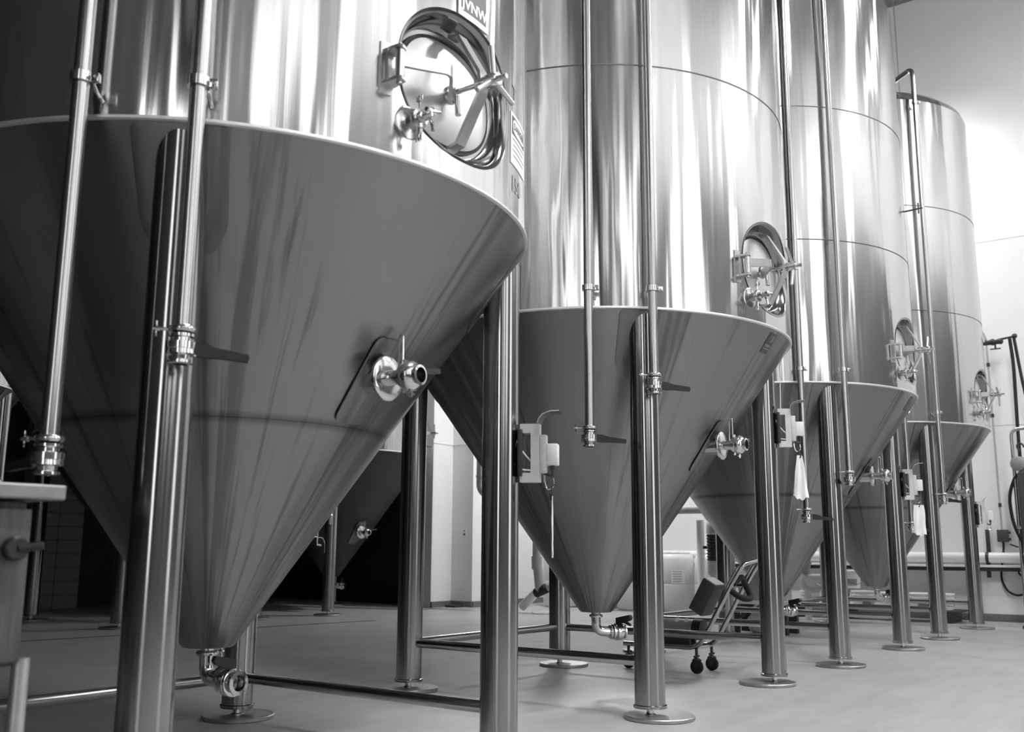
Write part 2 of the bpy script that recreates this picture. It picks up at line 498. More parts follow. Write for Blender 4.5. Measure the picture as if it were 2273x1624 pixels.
def shell_mesh(mat):
    m = MB()
    hw, hh = 0.45, 0.335           # patch half sizes (arc, z)
    npx, npz = 28, 22
    zs_p = [MW_Z - hh + 2 * hh * i / npz for i in range(npz + 1)]
    zs = [ZR + 0.0, ZR + 0.02] + zs_p + [MW_Z + hh + (ZT - MW_Z - hh) * i / 10 for i in range(1, 11)]
    zs = [z for i, z in enumerate(zs) if i == 0 or z > zs[i - 1] + 1e-6]
    nb = 140
    span = 2 * PI - 2 * hw / R
    angs = [MW_A + hw / R + span * i / nb for i in range(nb + 1)]
    def grid(al, zl):
        vs = [Vector((R * math.cos(a), R * math.sin(a), z)) for z in zl for a in al]
        n = len(al)
        return vs, [(j * n + i, j * n + i + 1, (j + 1) * n + i + 1, (j + 1) * n + i) for j in range(len(zl) - 1) for i in range(n - 1)]
    m.add(*grid(angs, zs))
    pa = [MW_A - hw / R + 2 * hw / R * i / npx for i in range(npx + 1)]
    m.add(*grid(pa, [z for z in zs if z <= zs_p[0] + 1e-6]))
    m.add(*grid(pa, [z for z in zs if z >= zs_p[-1] - 1e-6]))
    # patch with oval opening: boundary ring -> oval ring
    bd = [(-hw + 2 * hw * i / npx, -hh) for i in range(npx)] + [(hw, -hh + 2 * hh * i / npz) for i in range(npz)] + \
         [(hw - 2 * hw * i / npx, hh) for i in range(npx)] + [(-hw, hh - 2 * hh * i / npz) for i in range(npz)]
    n = len(bd)
    rings = [bd]
    inner = []
    for x, z in bd:
        th = math.atan2(z / hh, x / hw)
        inner.append(oval(MWa + 0.022, MWb + 0.022, th))
    for s in (0.4, 0.75, 1.0):
        rings.append([(a[0] * (1 - s) + b[0] * s, a[1] * (1 - s) + b[1] * s) for a, b in zip(bd, inner)])
    vs = [on_shell(x, MW_Z + z) for rg in rings for x, z in rg]
    fs = [(j * n + i, j * n + (i + 1) % n, (j + 1) * n + (i + 1) % n, (j + 1) * n + i) for j in range(len(rings) - 1) for i in range(n)]
    m.add(vs, fs)
    # dome top
    dome = [(0, R)] + [(0.36 * math.sin(t), R * math.cos(t) if t < PI / 2 else 0) for t in [PI / 2 * i / 8 for i in range(1, 8)]] + [(0.36, 1e-4)]
    m.lathe((0, 0, ZT), (0, 0, 1), dome, 96, caps=False)
    me = m.mesh('shell', mat, 50)
    bm = bmesh.new(); bm.from_mesh(me)
    bmesh.ops.remove_doubles(bm, verts=bm.verts[:], dist=1e-4)
    bmesh.ops.recalc_face_normals(bm, faces=bm.faces[:])
    # outward
    f0 = max(bm.faces, key=lambda f: f.calc_center_median().xy.length)
    if f0.normal.xy.dot(f0.calc_center_median().xy) < 0: bmesh.ops.reverse_faces(bm, faces=bm.faces[:])
    bm.to_mesh(me); bm.free()
    for p in me.polygons: p.use_smooth = True
    me.set_sharp_from_angle(angle=R_(50))
    return me

def cone_mesh(mat):
    m = MB()
    prof = [(0.0, 0.05), (0.004, RB - 0.012), (0.016, RB)] + [(0.016 + (ZR - ZB - 0.016) * i / 14, RB + (R - RB) * i / 14) for i in range(1, 15)]
    m.lathe((0, 0, ZB), (0, 0, 1), prof, 144)
    return m.mesh('cone', mat, 30)

def mw_frame_mesh():
    # oval collar of the recessed manway
    m = MB()
    n = 72
    spec = [(0.024, 0.003, 0), (0.014, -0.001, 0), (0.006, -0.008, 0), (0.0, -0.022, 0), (-0.003, -0.04, 0), (-0.022, -0.10, 1), (-0.034, -0.104, 1), (-0.055, -0.104, 1)]
    vs = []
    for dx, dn, flat in spec:
        for i in range(n):
            x, z = oval(MWa + dx, MWb + dx, 2 * PI * i / n)
            if flat: vs.append(MWP(R * math.sin(x / R), z, dn))
            else:
                p = on_shell(x, MW_Z + z); rr = Vector((p.x, p.y, 0)).normalized()
                vs.append(p + rr * dn)
    fs = [(j * n + i, j * n + (i + 1) % n, (j + 1) * n + (i + 1) % n, (j + 1) * n + i) for j in range(len(spec) - 1) for i in range(n)]
    m.add(vs, fs)
    return m.mesh('manway', M['collar'], 60)
def mw_oval_disc(a, b, n0, dome, name, mat, hole=None, th=0.012):
    m = MB(); n = 64
    sc = [1.0, 0.985, 0.8, 0.55, 0.3, 0.1] if hole is None else [1.0, hole]
    vs = [MWP(*oval(a, b, 2 * PI * i / n), n0 - th) for i in range(n)]
    for s in sc:
        h = n0 + dome * (1 - s * s)
        vs += [MWP(oval(a * s, b * s, 2 * PI * i / n)[0], oval(a * s, b * s, 2 * PI * i / n)[1], h) for i in range(n)]
    k = len(sc) + 1
    fs = [(j * n + i, j * n + (i + 1) % n, (j + 1) * n + (i + 1) % n, (j + 1) * n + i) for j in range(k - 1) for i in range(n)]
    if hole is None: fs.append(tuple(range((k - 1) * n, k * n)))
    else:
        fs += [((k - 1) * n + i, (k - 1) * n + (i + 1) % n, (i + 1) % n, i) for i in range(n)]
    m.add(vs, fs)
    return m.mesh(name, mat, 40)
def bar(m, pts, wdir, width, th):
    """flat bar following pts, width along wdir"""
    wdir = Vector(wdir).normalized()
    vs = []; fs = []
    pts = [Vector(p) for p in pts]
    for i, p in enumerate(pts):
        d = (pts[min(i + 1, len(pts) - 1)] - pts[max(i - 1, 0)]).normalized()
        nn = d.cross(wdir).normalized()
        vs += [p + wdir * width / 2 + nn * th / 2, p - wdir * width / 2 + nn * th / 2, p - wdir * width / 2 - nn * th / 2, p + wdir * width / 2 - nn * th / 2]
    for i in range(len(pts) - 1):
        for k in range(4):
            l = (k + 1) % 4
            fs.append((i * 4 + k, i * 4 + l, (i + 1) * 4 + l, (i + 1) * 4 + k))
    fs += [(0, 1, 2, 3), tuple(reversed(range((len(pts) - 1) * 4, len(pts) * 4)))]
    return m.add(vs, fs)
Z3 = Vector((0, 0, 1))

def add_manway(root, rot, spin):
    def child(name, me, par, label=None):
        o = link(name, me, par, label)
        return o
    f = child('manway', cached('mwf', mw_frame_mesh), root, 'oval recessed manway')
    f.rotation_euler.z = rot
    child('door', cached('mwd', lambda: mw_oval_disc(0.262, 0.208, -0.092, 0.02, 'door', M['door'])), f)
    child('gasket', cached('mwg', lambda: mw_oval_disc(0.278, 0.224, -0.098, 0.0, 'gasket', M['gasket'], hole=0.9, th=0.008)), f)
    def yoke():
        m = MB()
        bar(m, [MWP(0.0, 0.235, -0.07), MWP(0.0, 0.222, -0.02), MWP(0, 0.04, 0.085), MWP(0, 0.0, 0.09)], mt, 0.05, 0.014)
        bar(m, [MWP(0, 0.0, 0.09), MWP(0, -0.04, 0.085), MWP(0.0, -0.222, -0.02), MWP(0.0, -0.235, -0.07)], mt, 0.05, 0.014)
        return m.mesh('yoke', M['satin'])
    child('yoke', cached('mwy', yoke), f, 'bent flat clamp bar across the door')
    def hub():
        m = MB()
        m.lathe(MWP(0, 0, 0.06), mn, [(0, 0.02), (0.004, 0.026), (0.05, 0.026), (0.052, 0.021), (0.058, 0.021), (0.06, 0.028), (0.1, 0.028), (0.104, 0.024)], 24)
        m.cyl(MWP(0, 0, -0.06), MWP(0, 0, 0.2), 0.0105, 14)
        m.lathe(MWP(0, -0.005, -0.08), mn, [(0, 0.04), (0.02, 0.034), (0.024, 0.026), (0.05, 0.022)], 20)
        m.cyl(MWP(0, -0.02, -0.035), MWP(0, -0.1, -0.03), 0.013, 14, bev=0.003)
        return m.mesh('screw_hub', M['chrome'])
    child('screw_hub', cached('mwh', hub), f)
    for k in range(3):
        def spoke(): return MB().cyl(Vector((0, 0, 0.02)), Vector((0, 0, 0.135)), 0.0105, 14, bev=0.003).mesh('handle_spoke', M['satin'])
        s = child('handle_spoke', cached('mws', spoke), f)
        a = R_(spin + 120 * k)
        dz = (Z3 * math.cos(a) + mt * math.sin(a)).normalized()
        s.matrix_local = Matrix.Translation(MWP(0, 0, 0.14)) @ Z3.rotation_difference(dz).to_matrix().to_4x4()
    def bracket():
        m = MB()
        bp = on_shell(-0.405, MW_Z - 0.06, 0.003); nr = Vector((bp.x, bp.y, 0)).normalized(); tr = Vector((-nr.y, nr.x, 0))
        m.prism([(-0.012, -0.1), (0.035, -0.1), (0.035, 0.1), (-0.012, 0.1)], bp - nr * 0.004, tr, Z3, nr, 0.008)
        pin = bp + nr * 0.058 + tr * 0.035
        for s in (-1, 1):
            zc = s * 0.06
            m.prism([(-0.006, 0), (0.05, 0), (0.055, 0.07), (0.03, 0.085), (0.012, 0.07)], bp + Z3 * (zc - 0.006), tr, nr, Z3, 0.012)
        m.box(bp + nr * 0.03 + tr * -0.0, (0.01, 0.01, 0.12))
        return m.mesh('hinge_bracket', M['satin'])
    child('hinge_bracket', cached('mwb', bracket), f)
    def pin():
        bp = on_shell(-0.405, MW_Z - 0.06, 0.003); nr = Vector((bp.x, bp.y, 0)).normalized(); tr = Vector((-nr.y, nr.x, 0))
        p = bp + nr * 0.06 + tr * 0.034
        m = MB(); m.cyl(p - Z3 * 0.078, p + Z3 * 0.078, 0.011, 14, bev=0.003); m.cyl(p - Z3 * 0.05, p + Z3 * 0.05, 0.017, 16)
        return m.mesh('hinge_pin', M['chrome'])
    child('hinge_pin', cached('mwp', pin), f)
    def arm():
        m = MB()
        bp = on_shell(-0.405, MW_Z - 0.06, 0.003); nr = Vector((bp.x, bp.y, 0)).normalized(); tr = Vector((-nr.y, nr.x, 0))
        p = bp + nr * 0.06 + tr * 0.045
        b0 = MWP(-0.175, -0.012, 0.075)
        p = Vector((p.x, p.y, b0.z - 0.03)); 
        e = MWP(-0.02, -0.03, -0.055)
        b1 = b0 + (e - b0) * 0.12
        pts = [p, p + (b0 - p) * 0.88] + [(p + (b0 - p) * 0.88) * (1 - s) ** 2 + b0 * 2 * s * (1 - s) + (b0 + (e - b0) * 0.2) * s * s for s in (0.25, 0.5, 0.75, 1.0)] + [e]
        bar(m, pts, Z3, 0.05, 0.014)
        return m.mesh('hinge_arm', M['satin'])
    child('hinge_arm', cached('mwa', arm), f, 'flat hinge arm bent toward the door')

def clamp_fitting(m, p, d, r, seg=16):
    """tri-clamp ferrule pair round axis d at p"""
    m.lathe(Vector(p) - Vector(d).normalized() * 0.011, d, [(0, r), (0.002, r + 0.012), (0.009, r + 0.016), (0.013, r + 0.016), (0.02, r + 0.012), (0.022, r)], seg, caps=False)
def wing(m, p, d, sd):
    """swing bolt with wing nut beside a clamp"""
    p = Vector(p); d = Vector(d).normalized(); sd = Vector(sd).normalized()
    m.cyl(p, p + sd * 0.05, 0.005, 8)
    m.cyl(p + sd * 0.028, p + sd * 0.04, 0.009, 10)
    up = d
    m.box(p + sd * 0.04 + up * 0.014, (0.007, 0.007, 0.022), 0.002); m.box(p + sd * 0.04 - up * 0.014, (0.007, 0.007, 0.022), 0.002)
def butterfly(m, p, d, r, sd):
    """butterfly valve body along d starting at p; returns end"""
    p = Vector(p); d = Vector(d).normalized()
    m.lathe(p, d, [(0, r), (0.004, r + 0.013), (0.012, r + 0.013), (0.016, r + 0.004), (0.026, r + 0.004), (0.03, r + 0.02), (0.046, r + 0.02), (0.05, r + 0.02), (0.052, r + 0.018), (0.066, r + 0.02), (0.07, r + 0.004), (0.082, r + 0.002), (0.086, r + 0.012), (0.094, r + 0.012), (0.096, r - 0.004), (0.06, r - 0.005)], 24, caps=False)
    for s in (-1, 1):
        b = Vector(sd).normalized() * s * (r + 0.014)
        m.cyl(p + b + d * 0.028, p + b + d * 0.07, 0.006, 8)
    return p + d * 0.096
def lever_mesh(p, d, sd, L=0.16):
    """black pistol-grip lever: from valve neck at p, leaving along sd, widening slightly"""
    p = Vector(p); d = Vector(d).normalized(); sd = Vector(sd).normalized()
    side = d.cross(sd).normalized()
    m = MB()
    m.prism([(-0.022, -0.02), (0.02, -0.022), (0.055, -0.014), (L, -0.011), (L + 0.004, 0.0), (L, 0.012), (0.06, 0.016), (0.02, 0.022), (-0.02, 0.02)], p - side * 0.012, sd, d, side, 0.024)
    return m.mesh('valve_lever', M['black'])

def add_standpipe(root, ang, zend, spin, ztop=6.35, label=None):
    c, s = math.cos(ang), math.sin(ang)
    nr = Vector((c, s, 0)); tr = Vector((-s, c, 0))
    p = nr * (R + 0.08)
    m = MB()
    m.tube([p + Z3 * zend, p + Z3 * ztop, nr * 0.25 + Z3 * (ztop + 0.06), nr * 0.25 + Z3 * 6.28], 0.0265, 20, bend=0.1)
    pipe = m.build('standpipe', M['pipe'], root, label)
    for zc in (2.37, 5.93):
        m = MB()
        q = p + Z3 * zc
        m.lathe(q - Z3 * 0.016, Z3, [(0, 0.0275), (0, 0.036), (0.032, 0.036), (0.032, 0.0275)], 24, caps=False)
        m.box(q + tr * 0.045 , (0.03, 0.022, 0.03), 0.003, Matrix.Rotation(ang + PI / 2, 3, 'Z'))
        m.cyl(q + tr * 0.048 - nr * 0.02, q + tr * 0.048 + nr * 0.026, 0.0055, 8)
        m.cyl(q + tr * 0.048 + nr * 0.012, q + tr * 0.048 + nr * 0.02, 0.0095, 6)
        m.tube([q - nr * 0.03 + tr * 0.02, q - nr * 0.045 + tr * 0.03 - Z3 * 0.03, nr * (R + 0.002) + tr * 0.035 + Z3 * (zc - 0.045)], 0.007, 8)
        m.build('pipe_clamp', M['chrome'], pipe)
    m = MB()
    b = p + Z3 * zend
    dn = Vector((0, 0, -1))
    clamp_fitting(m, b, dn, 0.0265)
    wing(m, b + tr * -0.036, Z3, tr * -1)
    e = butterfly(m, b + dn * 0.012, dn, 0.0265, tr)
    m.build('butterfly_valve', M['chrome'], pipe)
    sd = (tr * math.cos(spin) + nr * math.sin(spin)).normalized()
    link('valve_lever', lever_mesh(b + dn * 0.06 + sd * 0.05, dn, (sd + dn * 0.12).normalized(), 0.15), pipe, 'black valve lever')
    return pipe

def cone_r(z): return RB + (R - RB) * (z - ZB) / (ZR - ZB)
cs_ = Vector((R - RB, 0, ZR - ZB)).normalized()   # (radial, _, z) along slope upward
def cone_patch(m, a0, poly, th=0.006):
    """poly: (arc offset in metres at that height, z) outline lying on the cone"""
    n = len(poly)
    def pt(x, z, off):
        r = cone_r(z); a = a0 + x / r
        nr = Vector((math.cos(a), math.sin(a), 0))
        return nr * (r + off * cs_.z) + Z3 * (z - off * cs_.x)
    K = 5
    vs = []; fs = []
    cx = sum(p[0] for p in poly) / n; cz = sum(p[1] for p in poly) / n
    rings = [[pt(x, z, 0.0) for x, z in poly], [pt(x, z, th * 0.7) for x, z in poly]]
    for k in range(K + 1):
        s = 1 - 0.03 - 0.95 * k / K
        rings.append([pt(cx + (x - cx) * s, cz + (z - cz) * s, th) for x, z in poly])
    for rg in rings: vs += rg
    for j in range(len(rings) - 1):
        for i in range(n): fs.append((j * n + i, j * n + (i + 1) % n, (j + 1) * n + (i + 1) % n, (j + 1) * n + i))
    fs.append(tuple(range((len(rings) - 1) * n, len(rings) * n)))
    return m.add(vs, fs)
def rounded(pts, rad, k=4):
    out = []
    n = len(pts)
    for i in range(n):
        a, b, c = Vector(pts[i - 1]), Vector(pts[i]), Vector(pts[(i + 1) % n])
        u = (a - b); v = (c - b)
        t = min(rad, u.length * 0.45, v.length * 0.45); u.normalize(); v.normalize()
        for j in range(k + 1):
            s = j / k
            q = (b + u * t) * (1 - s) ** 2 + b * 2 * s * (1 - s) + (b + v * t) * s * s
            out.append((q.x, q.y))
    return out
def dense(pts, step=0.06):
    out = []
    n = len(pts)
    for i in range(n):
        a, b = pts[i], pts[(i + 1) % n]
        k = max(1, int(math.hypot(b[0] - a[0], b[1] - a[1]) / step))
        out += [(a[0] + (b[0] - a[0]) * j / k, a[1] + (b[1] - a[1]) * j / k) for j in range(k)]
    return out

def add_racking(root, rot):
    a = R_(-86)
    nr = Vector((math.cos(a), math.sin(a), 0)); tr = Vector((-nr.y, nr.x, 0))
    def padm():
        m = MB()
        cone_patch(m, a, dense(rounded([(-0.085, 1.40), (0.085, 1.40), (0.085, 1.72), (-0.085, 1.72)], 0.04)), 0.007)
        return m.mesh('racking_port', M['pad'])
    o = link('racking_port', cached('rkp', padm), root, 'rounded doubler plate with outlet fittings')
    o.rotation_euler.z = rot
    zc = 1.565; r0 = cone_r(zc)
    b = nr * (r0 - 0.06) + Z3 * zc
    def noz():
        m = MB()
        m.lathe(b, nr, [(0, 0.052), (0.09, 0.052), (0.135, 0.052), (0.135, 0.03)], 28, caps=False)
        return m.mesh('nozzle', M['chrome'])
    link('nozzle', cached('rkn', noz), o)
    def disc():
        m = MB()
        m.lathe(b + nr * 0.135, nr, [(0, 0.05), (0.0, 0.085), (0.004, 0.09), (0.014, 0.09), (0.018, 0.085), (0.022, 0.04), (0.022, 0.03), (0.09, 0.028)], 36)
        return m.mesh('flange_disc', M['chrome'])
    link('flange_disc', cached('rkd', disc), o)
    def body():
        m = MB()
        s = b + nr * 0.215
        m.lathe(s, nr, [(0, 0.028), (0.002, 0.042), (0.012, 0.042), (0.014, 0.05), (0.024, 0.05), (0.026, 0.044), (0.034, 0.046), (0.038, 0.058), (0.056, 0.06), (0.064, 0.056), (0.076, 0.044), (0.08, 0.036), (0.086, 0.036), (0.09, 0.04), (0.096, 0.04), (0.098, 0.03), (0.06, 0.028)], 28, caps=False)
        for q in (-1, 1): m.cyl(s + Z3 * q * 0.05 + nr * 0.018, s + Z3 * q * 0.066 + nr * 0.018, 0.01, 8)
        m.cyl(s + nr * 0.05 - Z3 * 0.055, s + nr * 0.05 - Z3 * 0.085, 0.008, 8); m.cyl(s + nr * 0.05 - Z3 * 0.07, s + nr * 0.05 - Z3 * 0.076, 0.016, 8)
        return m.mesh('butterfly_valve', M['chrome'])
    link('butterfly_valve', cached('rkb', body), o)
    def rod():
        m = MB(); s = b + nr * 0.2
        m.tube([s + Z3 * 0.03, s + Z3 * 0.16, s + Z3 * 0.175 + nr * 0.012, s + Z3 * 0.16 + nr * 0.02, s + Z3 * 0.045 + nr * 0.022], 0.0045, 8, bend=0.01)
        return m.mesh('pull_rod', M['chrome'])
    link('pull_rod', cached('rkr', rod), o)
    def lev():
        s = b + nr * 0.25 + tr * 0.06
        m = MB()
        m.prism([(-0.03, -0.02), (0.03, -0.02), (0.14, -0.012), (0.14, 0.008), (0.03, 0.02), (-0.03, 0.02)], s + Z3 * 0.02, (tr * 0.9 + Z3 * 0.12).normalized(), nr, Z3, 0.02)
        return m.mesh('valve_lever', M['black'])
    link('valve_lever', cached('rkl', lev), o, 'black valve lever')
    return o

def add_outlet(root, az):
    d = Vector((math.cos(az), math.sin(az), 0))
    m = MB()
    m.tube([(0, 0, ZB + 0.01), (0, 0, ZB - 0.125), d * 0.115 + Z3 * (ZB - 0.13)], 0.031, 18, bend=0.1, nb=8)
    clamp_fitting(m, (0, 0, ZB - 0.022), Z3, 0.031)
    wing(m, Vector((0, 0, ZB - 0.022)) - d.cross(Z3) * 0.036, Z3, d.cross(Z3) * -1)
    o = m.build('bottom_outlet', M['chrome'], root, 'polished elbow under the cone')
    m = MB()
    clamp_fitting(m, d * 0.105 + Z3 * (ZB - 0.13), d, 0.031)
    butterfly(m, d * 0.115 + Z3 * (ZB - 0.13), d, 0.037, Z3)
    m.build('butterfly_valve', M['chrome'], o)
    side = d.cross(Z3)
    q = d * 0.165 + Z3 * (ZB - 0.075)
    me = MB()
    dd = (side * 0.75 + Vector((0, 0, 0.25)) + d * 0.2).normalized()
    me.prism([(-0.015, 0), (0.02, -0.01), (0.13, -0.012), (0.145, 0.0), (0.13, 0.022), (0.03, 0.035), (-0.015, 0.04)], q - d * 0.011, dd, Z3, d, 0.022)
    me.prism([(0.04, 0.0), (0.13, -0.05), (0.138, -0.042), (0.06, 0.012)], q - d * 0.006, dd, Z3, d, 0.012)
    me.build('valve_lever', M['black'], o, 'black squeeze lever')

def add_sample(root, rot):
    a = MW_A - 0.285 / R
    nr = Vector((math.cos(a), math.sin(a), 0)); tr = Vector((-nr.y, nr.x, 0))
    b = nr * R + Z3 * 2.418
    def base():
        m = MB(); m.lathe(b - nr * 0.004, nr, [(0, 0.062), (0.006, 0.062), (0.009, 0.056), (0.01, 0.04), (0.016, 0.026), (0.07, 0.022)], 32)
        return m.mesh('sample_port', M['pipe'])
    o = link('sample_port', cached('smb', base), root, 'round sample port plate')
    o.rotation_euler.z = rot
    def cock():
        m = MB(); s = b + nr * 0.06
        clamp_fitting(m, s, nr, 0.022); wing(m, s + Z3 * 0.036, nr, Z3); wing(m, s - Z3 * 0.036, nr, -Z3)
        m.lathe(s + nr * 0.012, nr, [(0, 0.02), (0.02, 0.02), (0.022, 0.014), (0.05, 0.012), (0.052, 0.017), (0.064, 0.017), (0.066, 0.01)], 16)
        m.tube([s + nr * 0.045, s + nr * 0.05 + tr * 0.02 - Z3 * 0.03, s + nr * 0.055 + tr * 0.02 - Z3 * 0.06], 0.007, 8, bend=0.01)
        m.cyl(s + nr * 0.075, s + nr * 0.075 + tr * 0.035 + Z3 * 0.006, 0.006, 8); m.cyl(s + nr * 0.075 - tr * 0.02, s + nr * 0.08 - tr * 0.03, 0.008, 8)
        return m.mesh('sample_cock', M['chrome'])
    link('sample_cock', cached('smc', cock), o)

def leg_mesh():
    m = MB()
    m.lathe((0, 0, ZL), (0, 0, 1), [(0, WL * 0.4), (0, WL + 0.006), (0.004, WL + 0.008), (0.016, WL + 0.008), (0.02, WL), (0.6, WL), (1.2, WL), (ZR - 0.022 - ZL, WL)], 40)
    return m.mesh('leg', M['leg'], 30)

BRACE_Z = [0.215, 0.30, 0.30, 0.30]
def make_tank(k, loc, label, opts, sc=(1, 1), mi=0):
    root = empty('fermenter_tank', loc)
    root.scale = (sc[0], sc[0], sc[1])
    tag(root, label, 'tank', opts['group'])
    rot = R_(opts.get('rot', 0))
    sh = link('shell', cached(('shell', mi), lambda: shell_mesh(M['shell'][mi])), root)
    sh.rotation_euler.z = rot + R_(opts.get('mrot', 0))
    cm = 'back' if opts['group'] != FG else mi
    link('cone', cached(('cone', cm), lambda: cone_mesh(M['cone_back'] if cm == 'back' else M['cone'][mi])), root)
    link('rim_bead', cached('bead', lambda: MB().lathe((0, 0, ZR - 0.007), Z3, [(-0.003, R - 0.01), (-0.002, R + 0.002), (0.002, R + 0.007), (0.009, R + 0.007), (0.014, R + 0.0005)], 144, caps=False).mesh('rim_bead', M['bead'])), root)
    for zw in opts.get('welds', ()):
        o = link('seam_band', cached('seam', lambda: MB().lathe((0, 0, -0.005), Z3, [(0, R), (0.001, R + 0.0022), (0.009, R + 0.0022), (0.01, R)], 144, caps=False).mesh('seam_band', M['groove'])), root)
        o.location.z = zw
    foot_off = opts.get('feet', {})
    for j in range(4):
        a = R_(-135 + 90 * j)
        lg = link('leg', cached('leg', leg_mesh), root)
        lg.location = (RL * math.cos(a), RL * math.sin(a), 0)
        link('foot_stem', cached('stem', lambda: MB().lathe((0, 0, 0.018), Z3, [(0, 0.03), (0.008, 0.03), (0.012, 0.02), (0.06, 0.02)], 20).mesh('foot_stem', M['chrome'])), lg)
        fp = link('foot_plate', cached('fplate', lambda: MB().lathe((0, 0, 0.0), Z3, [(0, 0.188), (0.004, 0.192), (0.018, 0.192), (0.022, 0.188)], 48).mesh('foot_plate', M['footplate'])), lg)
        ox, oy = foot_off.get(j, (0, 0)); fp.location = (ox, oy, 0)
        def padm():
            m = MB()
            cone_patch(m, 0.0, dense(rounded([(-0.145, 1.985), (-0.095, 1.9), (0.095, 1.9), (0.145, 1.985), (0.16, ZR - 0.012), (-0.16, ZR - 0.012)], 0.03)), 0.005)
            return m.mesh('leg_pad', M['pad'])
        pd = link('leg_pad', cached('legpad', padm), root); pd.rotation_euler.z = a
    bz = opts.get('bz', 0.3)
    c = RL * math.cos(R_(45))
    for p, q in opts.get('braces', (((-c, c), (-c, -c)), ((-c, c), (c, c)), ((c, c), (c, -c)))):
        pv, qv = Vector((p[0], p[1], bz)), Vector((q[0], q[1], bz))
        d = (qv - pv).normalized() * (WL - 0.004)
        MB().cyl(pv + d, qv - d, 0.0285, 20).build('brace', M['pipe'], root)
    if opts.get('pipes', True):
        add_standpipe(root, R_(-147) + rot, opts['za'], R_(opts.get('sa', 20)), label='polished vertical pipe further from the leg')
        add_standpipe(root, R_(-132.3) + rot, opts['zb'], R_(opts.get('sb', 10)), label='polished vertical pipe in front of the leg')
    add_manway(root, rot + R_(opts.get('mrot', 0)), opts.get('spin', -10))
    add_sample(root, rot + R_(opts.get('mrot', 0)))
    rk = add_racking(root, rot)
    rk.location = opts.get('rloc', (0, 0, 0))
    add_outlet(root, R_(opts.get('out', -50)))
    return root

FG = 'front row of conical tanks'
T = []
T.append(make_tank(0, (0, 0, 0), 'nearest conical stainless tank, cut by the left picture edge, with a danger sticker',
    dict(group=FG, rot=0, za=1.22, zb=1.56, bz=0.215, spin=-8, sa=-150, sb=-8, out=-88, feet={2: (0.01, 0)}), mi=0))
T.append(make_tank(1, (D, 0, 0), 'second conical stainless tank from the left, in the middle of the row',
    dict(group=FG, rot=-2.4, za=1.57, zb=1.87, welds=(3.782,), spin=75, sa=0, sb=5, out=-35, feet={0: (0.03, -0.04), 1: (-0.03, 0.04), 2: (0.03, -0.02)}), mi=1))
T.append(make_tank(2, (2 * D, 0, 0), 'third conical stainless tank from the left, before the last one',
    dict(group=FG, rot=0.2, za=1.23, zb=1.53, welds=(3.505, 4.713), spin=25, sa=0, sb=-60, out=-40), mi=2))
T.append(make_tank(3, (3 * D, 0, 0), 'farthest conical stainless tank of the front row beside the white end wall',
    dict(group=FG, rot=-0.8, za=1.2, zb=1.5, welds=(3.514, 4.724), spin=60, sa=0, sb=0, out=-30), mi=3))
BG = 'second row of tanks in the dark behind'
BL = []
BL.append(make_tank(4, (7.83, 7.5, 0), 'far back-row tank lettered 150 BBLS beside the white wall corner', dict(group=BG, rot=-8, mrot=48, rloc=(0.02, 0.3, -0.435), pipes=False, bz=0.3, braces=(), welds=(), out=-60), mi=1))
BL.append(make_tank(5, (4.85, 7.72, 0), 'middle back-row tank in the dark behind the nearest tank', dict(group=BG, rot=-20, pipes=False, braces=(), welds=(), out=-60), sc=(1.08, 1), mi=2))
BL.append(make_tank(6, (0.7, 6.1, 0), 'back-row tank behind the nearest tank, showing at the left picture edge', dict(group=BG, rot=-30, pipes=False, braces=(), welds=(), out=-60), sc=(1.0, 1), mi=3))

# ---- lettering and stickers (parts of their tanks)
def wrap(vs, fs, a0, z0, name, mat, root, off=0.004, Rr=R):
    o = MB().add([Vector(((Rr + off) * math.cos(a0 + v.x / Rr), (Rr + off) * math.sin(a0 + v.x / Rr), z0 + v.y)) for v in vs], fs)
    return o.build(name, mat, root)
def patch(a0, x0, x1, z0, z1, name, mat, root, off=0.003, n=10, label=None):
    m = MB()
    vs = []
    for o_ in (0.0005, off):
        for zz in (z0, z1):
            for i in range(n + 1):
                a = a0 + (x0 + (x1 - x0) * i / n) / R
                vs.append(Vector(((R + o_) * math.cos(a), (R + o_) * math.sin(a), zz)))
    k = n + 1
    fs = []
    for i in range(n):
        fs += [(2 * k + i, 2 * k + i + 1, 3 * k + i + 1, 3 * k + i), (i, i + 1, 2 * k + i + 1, 2 * k + i), (k + i, k + i + 1, 3 * k + i + 1, 3 * k + i)]
    fs += [(0, k, 3 * k, 2 * k), (n, k + n, 3 * k + n, 2 * k + n)]
    m.add(vs, fs)
    return m.build(name, mat, root, label)
